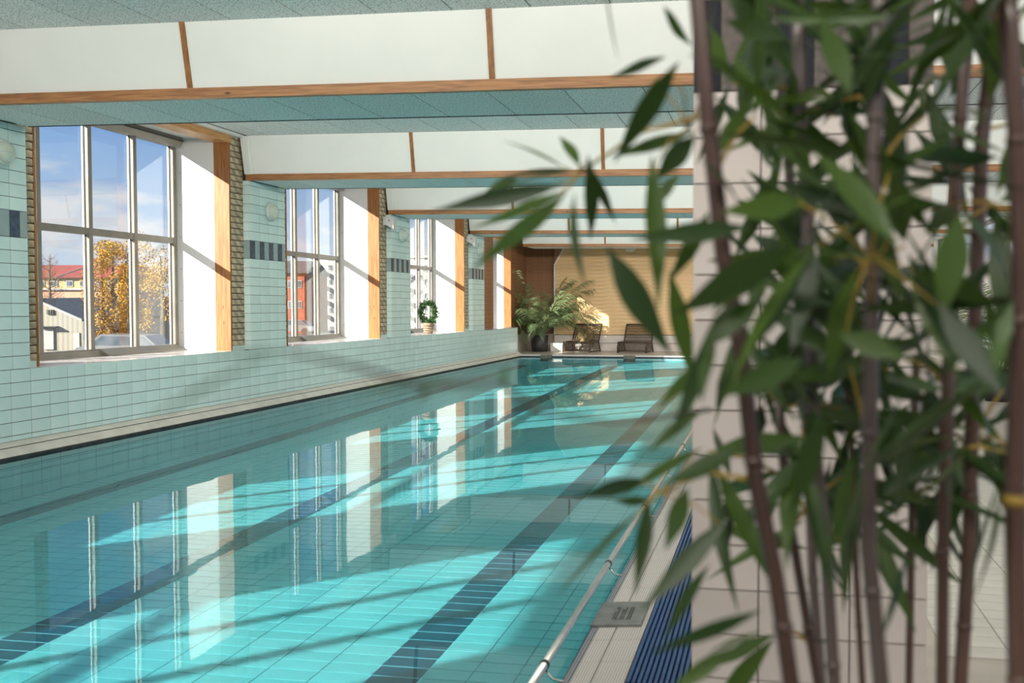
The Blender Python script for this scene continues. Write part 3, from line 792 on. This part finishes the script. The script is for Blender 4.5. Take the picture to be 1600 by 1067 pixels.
for k in range(160):
    leafquad(lm, bp+Vector((rnd.gauss(0, .05), rnd.gauss(.04, .08), .24+rnd.uniform(-.02, .05))), rv(rnd), rv(rnd), .045, .035)
tag(lm.build('ivy_leaves', M['ivy'], iv), kind='stuff')

# ================================================================== palms
def cl_(p): return (max(XT+.06, min(p[0], XR-.12)), min(p[1], YEND-.12), max(p[2], .1))
def palm(base, pot_r, pot_h, fronds, label, seed, lens=1.3):
    r = random.Random(seed)
    t = thing('potted_palm', label, 'potted plant', base)
    b = Vector(base)
    MB().lathe([(pot_r*.82, 0), (pot_r*.9, pot_h*.3), (pot_r, pot_h), (pot_r*.92, pot_h), (pot_r*.9, pot_h*.93)], b, 24).build('pot', M['black'], t, True)
    MB().lathe([(pot_r*.88, 0), (pot_r*.86, .02)], b+Vector((0, 0, pot_h*.92)), 20).build('soil', M['soil'], t)
    for (ax, lean, L, z0) in fronds:
        d = Vector((math.sin(ax), math.cos(ax), 0)); p = b+Vector((d.x*.06, d.y*.06, pot_h*.93)); pts = [p.copy()]
        ang = R(80)-lean*.25; n = 12
        for k in range(n):
            ang -= lean/n*(.3+1.4*k/n)
            p = p+(d*math.cos(ang)+Vector((0, 0, 1))*math.sin(ang))*(L/n); p = Vector(cl_(p)); pts.append(p.copy())
        fr = MB().tube(pts, [.012-.009*k/n for k in range(n+1)], 6).build('frond_stem', M['palm'], t, True)
        m = MB()
        for k in range(32):
            f_ = .32+.68*k/31; i = min(int(f_*n), n-1); q = pts[i].lerp(pts[i+1], f_*n-i); tg = (pts[i+1]-pts[i]).normalized()
            side = tg.cross(Vector((0, 0, 1))).normalized()
            for sg in (-1, 1):
                dd = (tg*.75+side*sg*.8+Vector((0, 0, r.uniform(-.5, .05)))).normalized()
                ll = (.42+r.uniform(-.05, .06))*(1-.55*abs(f_-.6)); nn = dd.cross(tg).normalized()
                s2 = dd.cross(nn).normalized(); b0 = len(m.v); w = .012
                e1 = q+dd*ll*.55+Vector((0, 0, -.01)); e2 = q+dd*ll+Vector((0, 0, -.09*ll/.3))
                m.v += [cl_(q), cl_(e1+s2*w), cl_(e2), cl_(e1-s2*w)]; m.f += [(b0, b0+1, b0+2, b0+3)]
        m.build('leaflets', M['palm'], fr)
    return t
pb_ = on_z(843, 549.0, 0.0)
fr = []
r = random.Random(11)
for k in range(30): fr.append((r.uniform(0, 2*math.pi), r.uniform(.5, 1.7), r.uniform(.9, 2.3), 0))
fr += [(R(95), 1.9, 2.2, 0), (R(80), 2.2, 1.6, 0), (R(-75), 1.7, 1.5, 0), (R(-100), 2.2, 1.1, 0), (R(170), 2.0, 1.4, 0)]
palm(pb_, .27, .48, fr, 'tall feathery palm in a black pot in the far corner by the niche', 5)
r = random.Random(21)
palm(on_z(1560, 626, 0.0), .22, .45, [(r.uniform(0, 6.28), r.uniform(.6, 1.8), r.uniform(.9, 1.7), 0) for k in range(16)], 'potted palm by the right wall, seen through the bamboo at right', 9)
q = on_z(872, 549, 0)
wbx = thing('low_white_block', 'low white block standing between the palm pot and the first lounger', 'block', (q.x, q.y+.1, 0))
MB().box(q.x-.22, q.x+.16, q.y-.05, q.y+.35, 0, .22).build('body', M['reveal'], wbx); MB().box(q.x-.23, q.x+.17, q.y-.06, q.y+.36, .22, .25).build('lid', M['reveal'], wbx)

# ================================================================== rattan loungers
def lounger(base, rz, label, cushion):
    t = thing('rattan_lounger', label, 'lounger', base, 'rattan loungers at the far end'); t.rotation_euler = (0, 0, rz)
    def B(m, n, mat, par=None, sm=False): return m.build(n, M[mat], par or t, sm, local=True)
    w, dp, h = .42, .85, .30
    for sx in (-1, 1):
        x = sx*w
        B(MB().tube([(x, -dp/2, .0), (x, -dp/2-.01, h*.6), (x, -dp/2+.06, h), (x, dp/2-.1, h), (x, dp/2+.22, .80)], .02, 8), 'side_frame', 'rattan', sm=True)
        B(MB().tube([(x, dp/2+.05, .0), (x, dp/2-.1, h)], .02, 8), 'rear_leg', 'rattan', sm=True)
        B(MB().tube([(x, -dp/2, .03), (x, dp/2+.05, .03)], .016, 8), 'runner', 'rattan', sm=True)
        B(MB().tube([(x, -dp/2+.02, .05), (x, -dp/2+.35, h)], .012, 6), 'brace', 'rattan', sm=True)
    for (yy_, zz_, nm) in ((-dp/2+.02, h, 'front_rail'), (-dp/2, .06, 'foot_rail'), (dp/2-.1, h, 'seat_rail'), (dp/2+.22, .80, 'top_rail')):
        B(MB().tube([(-w, yy_, zz_), (w, yy_, zz_)], .022, 8), nm, 'rattan', sm=True)
    for k in range(19):
        x = -w+.04+k*(2*w-.08)/18
        B(MB().tube([(x, -dp/2+.02, h-.003), (x, dp/2-.1, h-.003)], .010, 5), 'seat_slat', 'rattan')
        B(MB().tube([(x, dp/2-.1, h), (x, dp/2+.22, .80)], .010, 5), 'back_slat', 'rattan')
        B(MB().tube([(x, -dp/2, .06), (x, -dp/2, h)], .009, 5), 'front_slat', 'rattan')
    for k in range(4):
        z = .10+.05*k; B(MB().tube([(-w, -dp/2-.008, z), (w, -dp/2-.008, z)], .006, 5), 'weave_strand', 'rattan')
        for sx in (-1, 1): B(MB().tube([(sx*w, -dp/2, z), (sx*w, dp/2, z)], .006, 5), 'weave_strand', 'rattan')
    for k in range(6):
        f_ = (k+.5)/6; B(MB().tube([(-w, dp/2-.1+.32*f_-.01, h+.5*f_), (w, dp/2-.1+.32*f_-.01, h+.5*f_)], .006, 5), 'weave_strand', 'rattan')
    for sx in (-1, 1):
        for k in range(12):
            y_ = -dp/2+.06+k*.065; B(MB().tube([(sx*w, y_, .03), (sx*w, y_, h)], .006, 5), 'side_slat', 'rattan')
    if cushion:
        m = MB().lathe([(.02, -.045), (.20, -.04), (.27, -.01), (.27, .02), (.20, .045), (.02, .05)], (0.02, dp/2-.17, h+.15), 22, (0, -.70, .62))
        c = thing('round_cushion', 'round ochre cushion leaning on the back of the first lounger', 'cushion', (0, 0, 0))
        b0 = m.build('cover', M['cushion'], c, True, local=True)
        c.location = base; c.rotation_euler = (0, 0, rz)
        MB().lathe([(.272, -.006), (.279, .004), (.272, .014)], (0.02, dp/2-.17, h+.15), 22, (0, -.70, .62)).build('piping', M['cushion'], c, True, local=True)
q1 = on_z(905, 550.5, 0); lounger((q1.x, q1.y+.35, 0), R(-10), 'first dark rattan lounger with a round cushion, beside the palm', True)
q2 = on_z(990, 551.5, 0); lounger((q2.x, q2.y+.35, 0), R(-6), 'second dark rattan lounger without cushion, half behind bamboo leaves', False)

# ================================================================== outdoors
GZ = -1.3
gr = tag(MB().box(-220, -8.2, -40, 260, GZ-.5, GZ-.03).build('street_ground', M['asphalt']), 'grey asphalt street and yards outside the windows', 'ground', None, 'stuff')
def outdoor(name, label, cat, x, d, group=None):
    p = at(x, 478, d); t = thing(name, label, cat, (p.x, p.y, GZ), group); t.rotation_euler = (0, 0, YAW); return t
class OB:      # local builder: pixel-free, metres in the building's own frame, measured on the elevation
    def __init__(s, t, x, d): s.t, s.x, s.k = t, x, d/F_PX
    def X(s, x): return (x-s.x)*s.k
    def Z(s, y): return CAMZ-GZ+(478-y)*s.k
    def box(s, n, m, x0, x1, y0, y1, ya, yb, par=None): return MB().box(s.X(x0), s.X(x1), ya, yb, max(s.Z(y1), 0), s.Z(y0)).build(n, M[m], par or s.t, local=True)
    def win(s, x0, x1, y0, y1, yy):
        f_ = s.box('window', 'wpaint', x0, x1, y0, y1, yy-.06, yy+.02); e_ = (x1-x0)*.14
        s.box('pane', 'darkpane', x0+e_, x1-e_, y0+e_, y1-e_, yy-.08, yy-.05, f_); s.box('glazing_bar', 'wpaint', (x0+x1)/2-.3, (x0+x1)/2+.3, y0+e_, y1-e_, yy-.10, yy-.07, f_)
h = outdoor('yellow_house', 'yellow plastered house with a red roof and chimney beyond the barn', 'house', 100, 88)
o = OB(h, 100, 88)
o.box('wall', 'yellow', 20, 185, 433, 560, 0, 9)
MB().prism([(o.X(14), -.4, o.Z(434)), (o.X(14), 4.5, o.Z(411)), (o.X(14), 9.4, o.Z(434))], (o.X(190)-o.X(14), 0, 0)).build('roof', M['redroof'], h, local=True)
ch = o.box('chimney', 'redbrick', 105, 117, 403, 422, 3.8, 5.2); o.box('chimney_cap', 'redbrick', 104, 118, 401.5, 404, 3.7, 5.3, ch)
MB().tube([(o.X(92), -.45, o.Z(434)), (o.X(104), 4.4, o.Z(411))], .05, 6).build('roof_ladder', M['wpaint'], h, local=True)
for x in (60, 80, 104, 125, 150, 170): o.win(x, x+11, 438, 448, 0)
s_ = outdoor('salmon_annexe', 'flat salmon plastered annexe in front of the yellow house', 'building', 100, 76)
o = OB(s_, 100, 76)
o.box('wall', 'salmon', 20, 185, 452, 560, 0, 6); o.box('roof_edge', 'wpaint', 18, 187, 450.5, 453, -.2, 6.2)
for x in (90, 120, 150): o.win(x, x+10, 465, 473, 0)
b_ = outdoor('cream_barn', 'cream boarded barn with a dark sloping roof and white door', 'barn', 90, 56)
o = OB(b_, 90, 56)
gp = [(o.X(20), 0, 0), (o.X(130), 0, 0), (o.X(130), 0, o.Z(500)), (o.X(60), 0, o.Z(469)), (o.X(20), 0, o.Z(487))]
MB().prism(gp, (0, .3, 0)).build('gable_wall', M['cream'], b_, local=True)
MB().prism([(o.X(20), .3, 0), (o.X(130), .3, 0), (o.X(130), .3, o.Z(500)), (o.X(60), .3, o.Z(469)), (o.X(20), .3, o.Z(487))], (2.6, 14, 0)).build('body', M['cream'], b_, local=True)
MB().prism([(o.X(132), -.25, o.Z(502)), (o.X(60), -.25, o.Z(470)), (o.X(60), -.25, o.Z(466)), (o.X(132), -.25, o.Z(498))], (2.7, 14.5, .25)).build('roof', M['dkroof'], b_, local=True)
MB().prism([(o.X(132), -.33, o.Z(502)), (o.X(60), -.33, o.Z(470)), (o.X(60), -.33, o.Z(466.5)), (o.X(132), -.33, o.Z(498.5))], (0, .07, 0)).build('barge_board', M['wpaint'], b_, local=True)
dw = o.box('window', 'seal', 74, 84, 484, 491, -.1, .05)
for x in (77, 80.5): o.box('glazing_bar', 'cream', x, x+.5, 484, 491, -.14, -.08, dw)
o.box('door', 'wpaint', 68, 84, 513, 546, -.1, .05); o.box('door_canopy', 'slot', 62, 92, 509.5, 511, -.4, .0); o.box('side_door', 'wpaint', 114, 124, 520, 546, -.06, .05)
# trees
def crown_mesh(r, blobs, n, size):
    m = MB()
    for k in range(n):
        c, rad = r.choice(blobs); p = Vector(c)+rv(r)*Vector((1, 1, 1)).length/1.732*r.uniform(.35, 1.)**.5*0
        v = rv(r)*r.uniform(.25, 1)**.5; p = Vector(c)+Vector((v.x*rad[0], v.y*rad[1], v.z*rad[2]))
        leafquad(m, p, rv(r), rv(r), size*r.uniform(.6, 1.3), size*r.uniform(.5, .9))
    return m
tr = outdoor('autumn_birch', 'tall yellow autumn tree seen through the middle pane of the nearest window', 'tree', 178, 46)
o = OB(tr, 178, 46); r = random.Random(4)
MB().tube([(0, 0, 0), (.05, 0, 1.8), (-.05, 0, 3.4), (0, 0, 5)], [.16, .13, .09, .03], 8).build('trunk', M['bark'], tr, local=True)
for k in range(14):
    a = r.uniform(0, 6.28); z = r.uniform(1.2, 4.2); l = r.uniform(.5, .9)
    MB().tube([(0, 0, z), (math.cos(a)*l*.5, math.sin(a)*l*.5, z+.35), (math.cos(a)*l, math.sin(a)*l, z+.5)], [.04, .025, .01], 5).build('branch', M['bark'], tr, local=True)
bl = []
for k in range(60):
    z = r.uniform(.9, 5.4); w = 1.05*math.sin(math.pi*min(1, max(.12, (6.1-z)/5.6)))**.7
    bl.append(((r.uniform(-w, w), r.uniform(-w, w), z), (.38, .38, .42)))
tag(crown_mesh(r, bl, 16000, .085).build('crown', M['autumn'], tr, local=True), kind='stuff')
bt = outdoor('bare_tree', 'nearly bare brown tree at the left of the yellow house', 'tree', 78, 70)
o = OB(bt, 78, 70); r = random.Random(8)
MB().tube([(0, 0, 0), (.1, 0, 2.2), (0, 0, 4.4), (.1, 0, 6.4)], [.16, .12, .07, .02], 7).build('trunk', M['bark'], bt, local=True)
tw = MB()
for k in range(110):
    z = r.uniform(1.6, 6.0); a = r.uniform(0, 6.28); l = r.uniform(.5, 1.5)*(1.15-z/8)
    p0 = Vector((.05, 0, z)); p1 = p0+Vector((math.cos(a)*l*.6, math.sin(a)*l*.6, .3*l)); p2 = p0+Vector((math.cos(a)*l, math.sin(a)*l, .8*l))
    tw.tube([p0, p1, p2], [.02, .012, .004], 3, False)
    for j in range(3):
        q = p1.lerp(p2, r.random()); tw.tube([q, q+rv(r)*.35], [.008, .003], 3, False)
tag(tw.build('twigs', M['baretwig'], bt, local=True), kind='stuff')
tag(crown_mesh(r, [((0, 0, 3.4), (1.2, 1.2, 1.6)), ((.2, 0, 2.4), (1.3, 1.2, .9))], 900, .10).build('last_leaves', M['baretwig'], bt, local=True), kind='stuff')
t2 = outdoor('pale_tree', 'pale autumn tree at the far pane of the nearest window', 'tree', 252, 50)
r = random.Random(14)
MB().tube([(0, 0, 0), (.1, 0, 2.4), (0, 0, 5.2)], [.18, .12, .03], 7).build('trunk', M['bark'], t2, local=True)
bl = [((r.uniform(-1.2, 1.2), r.uniform(-1, 1), r.uniform(1.6, 6.2)), (.5, .5, .55)) for k in range(30)]
tag(crown_mesh(r, bl, 4500, .10).build('crown', M['autumn'], t2, local=True), kind='stuff')
# parked cars
def car(x, d, mat, label):
    t = outdoor('parked_car', label, 'car', x, d, 'cars parked outside')
    pr = [(-2.1, 0, .35), (2.1, 0, .35), (2.12, 0, .75), (1.5, 0, .85), (.95, 0, 1.35), (-1.0, 0, 1.4), (-1.75, 0, .9), (-2.12, 0, .8)]
    MB().prism([(a, -.85, c) for a, b, c in pr], (0, 1.7, 0)).build('body', M[mat], t, local=True)
    MB().prism([(1.35, -.86, .9), (.9, -.86, 1.29), (-.95, -.86, 1.33), (-1.5, -.86, .92)], (0, 1.72, 0)).build('side_windows', M['darkpane'], t, local=True)
    for sx in (-1.3, 1.3):
        for sy in (-.8, .8): MB().lathe([(.32, -.1), (.33, 0), (.32, .1)], (sx, sy, .33), 14, (0, 1, 0)).build('wheel', M['seal'], t, local=True)
car(150, 68, 'carred', 'red car parked behind the yellow tree')
car(206, 44, 'carsilver', 'silver car parked in front of the trees')
car(458, 90, 'carsilver', 'silver car seen at the foot of the second window')
# blocks seen through windows two and three
ap = outdoor('apartment_block', 'pale apartment block with rows of balconies beyond the second window', 'building', 560, 125)
o = OB(ap, 560, 125)
o.box('wall', 'concrete', 486, 700, 402, 560, 0, 10); o.box('roof_edge', 'wpaint', 484, 702, 399, 403, -.3, 10.3)
for rr in range(4):
    y = 414+rr*22
    for c in range(10):
        x = 492+c*21; o.win(x, x+7, y, y+9, 0)
        if c % 2 == 0:
            bb = o.box('balcony', 'concrete', x+8.5, x+20, y+11, y+13, -1.3, 0); o.box('balcony_front', 'wpaint', x+8.5, x+20, y+5, y+11.5, -1.35, -1.25, bb)
rh = outdoor('red_house', 'red timber house seen at the near edge of the second window', 'house', 440, 95)
o = OB(rh, 440, 95)
o.box('wall', 'redbrick', 395, 476, 425, 560, 0, 8)
MB().prism([(o.X(391), -.4, o.Z(427)), (o.X(391), 4, o.Z(405)), (o.X(391), 8.4, o.Z(427))], (o.X(480)-o.X(391), 0, 0)).build('roof', M['dkroof'], rh, local=True)
for x in (402, 425, 450, 464): o.win(x, x+8, 438, 450, 0); o.win(x, x+8, 470, 482, 0)

# ================================================================== bamboo in the foreground
r = random.Random(42)
bpos = Vector((.12, 1.18, 0))
bam = thing('bamboo_plant', 'tall bamboo with dark stems and green leaves, blurred in front of the tiled column', 'potted plant', bpos)
MB().prism([(-.16, .98, 0), (.44, .98, 0), (.44, 1.40, 0), (-.16, 1.40, 0)], (0, 0, .42)).build('planter', M['black'], bam)
MB().box(-.14, .42, 1.0, 1.38, .415, .425).build('soil', M['soil'], bam)
def leaf_mesh(curl, n=7):
    m = MB(); prof = [0, .42, .82, 1.0, .92, .62, .30, 0]
    for k in range(n+1):
        u = k/n; w = prof[k]*.5; z = -curl*u*u; x = u*(1-.08*curl)
        if k in (0, n): m.v += [(x, 0, z)]*1
        else: m.v += [(x, -w, z+.05*prof[k]*.2), (x, 0, z-.006), (x, w, z+.05*prof[k]*.2)]
    idx = lambda k, j: 0 if k == 0 else (1+3*(k-1)+j if k < n else 1+3*(n-1))
    for k in range(n):
        for j in range(2):
            a, b, c, d = idx(k, j), idx(k+1, j), idx(k+1, j+1), idx(k, j+1)
            f_ = []
            for q in (a, b, c, d):
                if q not in f_: f_.append(q)
            m.f.append(tuple(f_))
    me = bpy.data.meshes.new('leaf'); me.from_pydata(m.v, [], m.f); me.materials.append(M['bleaf']); me.shade_smooth(); return me
LM = [leaf_mesh(c) for c in (.04, .14, .24, -.08)]
nleaf = 0
def leaf(par, base, tip, w, nrm=None, var=None):
    global nleaf
    d = tip-base; L = d.length
    if nrm is None: nrm = (CC-base).normalized()*.8+Vector((0, 0, .5))+rv(r)*.75
    s = nrm.cross(d).normalized(); n = d.cross(s).normalized()
    o = bpy.data.objects.new('leaf', LM[r.randrange(4) if var is None else var]); COL.objects.link(o); o.parent = par
    off = Vector((0, 0, 0)); p = par
    while p: off += p.location; p = p.parent
    b = base-off
    mtx = Matrix(((d.x, s.x*w, n.x*L, b.x), (d.y, s.y*w, n.y*L, b.y), (d.z, s.z*w, n.z*L, b.z), (0, 0, 0, 1)))
    o.matrix_basis = mtx; nleaf += 1
    return o
def stem(pix, dep, rad, mat, nodes=True):
    pts = [at(x, y, dep+dd) for (x, y, dd) in pix]
    foot = Vector((pts[-1].x*.75+bpos.x*.25, pts[-1].y, .42)); pts.append(pts[-1].lerp(foot, .5)); pts.append(foot)
    s = MB().tube(pts, rad, 10).build('stem', M[mat], bam, True)
    # swollen joints
    if nodes:
        acc = 0; last = pts[0]
        for a, b in zip(pts, pts[1:]):
            L = (b-a).length; q = .18-acc
            while q < L:
                c = a.lerp(b, q/L); MB().lathe([(rad*1.0, -.006), (rad*1.22, 0), (rad*1.0, .006)], c, 10, (b-a).normalized()).build('joint', M['twig' if r.random() < .08 else mat], s, True); q += .18
            acc = (acc+L) % .18
    return s, pts
STEMS = []
def S(pix, dep, rad, mat='bstem'):
    st = stem([(x, y, 0) for x, y in pix], dep, rad, mat); STEMS.append((st[0], st[1], dep)); return st
s1 = S([(1082, -60), (1090, 0), (1106, 180), (1130, 400), (1160, 560), (1181, 750), (1212, 900), (1238, 1080)], 1.05, .0095)
s2 = S([(1203, -40), (1212, 60), (1228, 200), (1238, 330), (1250, 520), (1262, 700), (1270, 900), (1284, 1080)], 1.45, .0075, 'bgrey')
s3 = S([(1244, -60), (1247, 60), (1252, 200), (1262, 330), (1264, 500), (1274, 700), (1290, 850), (1304, 1080)], 1.25, .0085, 'bgrey')
s4 = S([(1378, -60), (1374, 0), (1367, 200), (1364, 330), (1362, 480), (1358, 700), (1356, 850), (1378, 1080)], 1.12, .0095, 'bgrey')
s5 = S([(1520, -40), (1508, 80), (1498, 220), (1486, 400), (1480, 640), (1474, 800), (1472, 1080)], 1.22, .008)
s6 = S([(1565, -40), (1550, 80), (1534, 220), (1526, 420), (1520, 600), (1514, 850), (1500, 1080)], 1.35, .010)
s7 = S([(1568, -60), (1576, 40), (1590, 200), (1597, 400), (1592, 600), (1586, 800), (1592, 1080)], .98, .0105)
s8 = S([(1215, 560), (1222, 700), (1232, 800), (1254, 930), (1280, 1080)], 1.3, .0065)
s9 = S([(1322, 380), (1326, 560), (1332, 760), (1338, 900), (1348, 1080)], 1.38, .005)
s10 = S([(1432, 560), (1428, 700), (1424, 850), (1420, 1080)], 1.5, .006)
def twig(par, pts, rad=.0022, mat='twig'): return MB().tube(pts, [rad*1.3]+[rad]*(len(pts)-2)+[rad*.6], 6).build('twig', M[mat], par, True)
# leaves that stand clear of the column, cluster by cluster: base x, y, tip x, y, width in mm, distance
UL = [(887, 266, 789, 204, 20, 1.25), (906, 262, 876, 194, 17, 1.25), (897, 268, 748, 284, 20, 1.28), (884, 288, 672, 333, 22, 1.12), (888, 296, 742, 366, 22, 1.2),
      (886, 300, 742, 432, 30, 1.1), (898, 300, 884, 456, 27, 1.05), (918, 240, 938, 390, 20, 1.15), (924, 262, 962, 352, 13, 1.2), (812, 278, 742, 300, 18, 1.3), (905, 268, 775, 262, 19, 1.3)]
MID = [(1018, 240, 1034, 486, 27, 1.05), (1088, 210, 1018, 282, 26, 1.1), (1084, 206, 948, 246, 16, 1.15), (1062, 94, 954, 250, 28, 1.05), (1036, 8, 1071, 76, 24, 1.15), (944, -30, 957, 96, 18, 1.1),
       (1042, 88, 946, 122, 18, 1.15), (948, 384, 1046, 560, 30, 1.0), (1172, 354, 984, 374, 22, 1.0), (1030, 118, 985, 214, 22, 1.12), (1108, 330, 1050, 450, 22, 1.1), (1046, 420, 1080, 600, 24, 1.1), (1062, 270, 1012, 330, 16, 1.2)]
LOW = [(1012, 748, 904, 779, 18, 1.1), (1016, 782, 962, 785, 12, 1.1), (1012, 786, 858, 932, 20, 1.05), (1014, 770, 1000, 930, 20, 1.1), (1140, 806, 998, 958, 24, 1.05), (1022, 694, 1110, 640, 20, 1.15),
       (1192, 952, 1012, 1034, 20, .98), (1192, 986, 1104, 1018, 18, 1.02), (1100, 700, 960, 764, 20, 1.1), (1075, 760, 1040, 860, 22, 1.05), (1110, 880, 1022, 1002, 18, 1.08), (1096, 640, 1000, 700, 17, 1.15), (1160, 700, 1040, 760, 24, 1.0), (1104, 560, 1024, 640, 18, 1.1),
       (1120, 500, 1060, 690, 22, 1.05), (1150, 1010, 1030, 1090, 18, 1.0)]
BIG = [(1395, 408, 1228, 384, 34, .95), (1240, 384, 1052, 500, 34, .92), (1262, 314, 1136, 332, 28, 1.0), (1402, 386, 1284, 208, 32, .95), (1420, 420, 1560, 470, 30, 1.0), (1340, 420, 1270, 600, 30, 1.0), (1240, 190, 1130, 100, 24, 1.0), (1160, 330, 1118, 232, 20, 1.05), (1500, 330, 1470, 500, 34, .95), (1290, 640, 1240, 800, 26, 1.0), (1560, 760, 1548, 960, 40, .95), (1400, 640, 1440, 820, 30, 1.0), (1330, 150, 1280, 10, 26, 1.0), (1145, 80, 1190, 180, 14, 1.0), (1255, 560, 1130, 620, 28, .98), (1310, 520, 1420, 560, 26, 1.0), (1230, 60, 1110, 28, 22, 1.0), (1400, 130, 1480, 20, 22, 1.0), (1380, 270, 1500, 215, 20, 1.0), (1180, 470, 1080, 540, 30, .95), (1440, 90, 1330, 70, 20, 1.0), (1200, 410, 1100, 470, 30, .95), (1420, 860, 1385, 1010, 20, 1.0), (1465, 470, 1560, 620, 30, .95), (1330, 700, 1300, 880, 26, 1.0), (1120, 520, 1075, 620, 26, 1.0)]
def place(lst, st, hub, hd):
    hb = at(hub[0], hub[1], hd); near_ = min(st[1][:-2], key=lambda q: (q-hb).length)
    twig(st[0], [near_, near_.lerp(hb, .5)+Vector((0, 0, .015)), hb], .0024)
    for (bx_, by_, tx_, ty_, w, d) in lst:
        b = at(bx_, by_, d); t = at(tx_, ty_, d+r.uniform(-.06, .06)); leaf(st[0], b, t, w*.001)
        if (b-hb).length < .09: twig(st[0], [hb, hb.lerp(b, .5), b+(t-b)*.1], .0012)
place(UL, s1, (905, 270), 1.18)
place(MID, s1, (1075, 200), 1.08)
place(LOW, s1, (1030, 770), 1.06)
place(BIG, s4, (1360, 400), 1.0)
# a thin spray reaching out to the left, close to the lens
p0 = at(1110, 640, 1.05); pts = [p0, at(960, 662, .85), at(840, 642, .72), at(780, 596, .66), at(660, 604, .60), at(560, 574, .55), at(446, 549, .5)]
sp = twig(s1[0], pts, .0016, 'bstem')
for (bx_, by_, tx_, ty_, w, d) in ((786, 600, 792, 572, 6, .66), (670, 596, 655, 628, 5, .6), (760, 602, 640, 592, 5, .64), (650, 606, 540, 606, 4, .58), (446, 549, 330, 552, 2.2, .5), (446, 549, 180, 652, 2.2, .48), (845, 644, 825, 632, 5, .72)):
    leaf(s1[0], at(bx_, by_, d), at(tx_, ty_, d), w*.001)
# fill: side twigs with small sprays of leaves all along the stems
want = 292
tries = 0
while nleaf < want and tries < 4000:
    tries += 1
    st = r.choice(STEMS); pts = st[1][:-2]
    i = r.randrange(len(pts)-1); p = pts[i].lerp(pts[i+1], r.random())
    d = Vector((r.uniform(-1, 1), r.uniform(-.35, 1), r.uniform(-.1, .9))).normalized()
    e_ = p+d*r.uniform(.04, .13)
    q = proj(e_)
    if q[0] < 1105 or q[0] > 1660 or q[2] < .75 or e_.y > 2.3 or (q[1] > 760 and r.random() < .72): continue
    ends = []
    for k in range(r.choice((3, 4, 4, 5))):
        ld = (d*.6+Vector((r.uniform(-1, 1), r.uniform(-.5, .6), r.uniform(-1.5, .55)))).normalized()
        t = e_+ld*r.uniform(.12, .23); qq = proj(t)
        if qq[0] < 1078 or qq[2] < .7: continue
        ends.append(t)
    if len(ends) < 2: continue
    twig(st[0], [p, p.lerp(e_, .5)+Vector((0, 0, .008)), e_], .0023)
    for t in ends:
        if nleaf < want: leaf(st[0], e_+(t-e_)*.06, t, r.uniform(.017, .032))

# the sprays further back, too deep in the bush to tell apart, as one mass of leaves
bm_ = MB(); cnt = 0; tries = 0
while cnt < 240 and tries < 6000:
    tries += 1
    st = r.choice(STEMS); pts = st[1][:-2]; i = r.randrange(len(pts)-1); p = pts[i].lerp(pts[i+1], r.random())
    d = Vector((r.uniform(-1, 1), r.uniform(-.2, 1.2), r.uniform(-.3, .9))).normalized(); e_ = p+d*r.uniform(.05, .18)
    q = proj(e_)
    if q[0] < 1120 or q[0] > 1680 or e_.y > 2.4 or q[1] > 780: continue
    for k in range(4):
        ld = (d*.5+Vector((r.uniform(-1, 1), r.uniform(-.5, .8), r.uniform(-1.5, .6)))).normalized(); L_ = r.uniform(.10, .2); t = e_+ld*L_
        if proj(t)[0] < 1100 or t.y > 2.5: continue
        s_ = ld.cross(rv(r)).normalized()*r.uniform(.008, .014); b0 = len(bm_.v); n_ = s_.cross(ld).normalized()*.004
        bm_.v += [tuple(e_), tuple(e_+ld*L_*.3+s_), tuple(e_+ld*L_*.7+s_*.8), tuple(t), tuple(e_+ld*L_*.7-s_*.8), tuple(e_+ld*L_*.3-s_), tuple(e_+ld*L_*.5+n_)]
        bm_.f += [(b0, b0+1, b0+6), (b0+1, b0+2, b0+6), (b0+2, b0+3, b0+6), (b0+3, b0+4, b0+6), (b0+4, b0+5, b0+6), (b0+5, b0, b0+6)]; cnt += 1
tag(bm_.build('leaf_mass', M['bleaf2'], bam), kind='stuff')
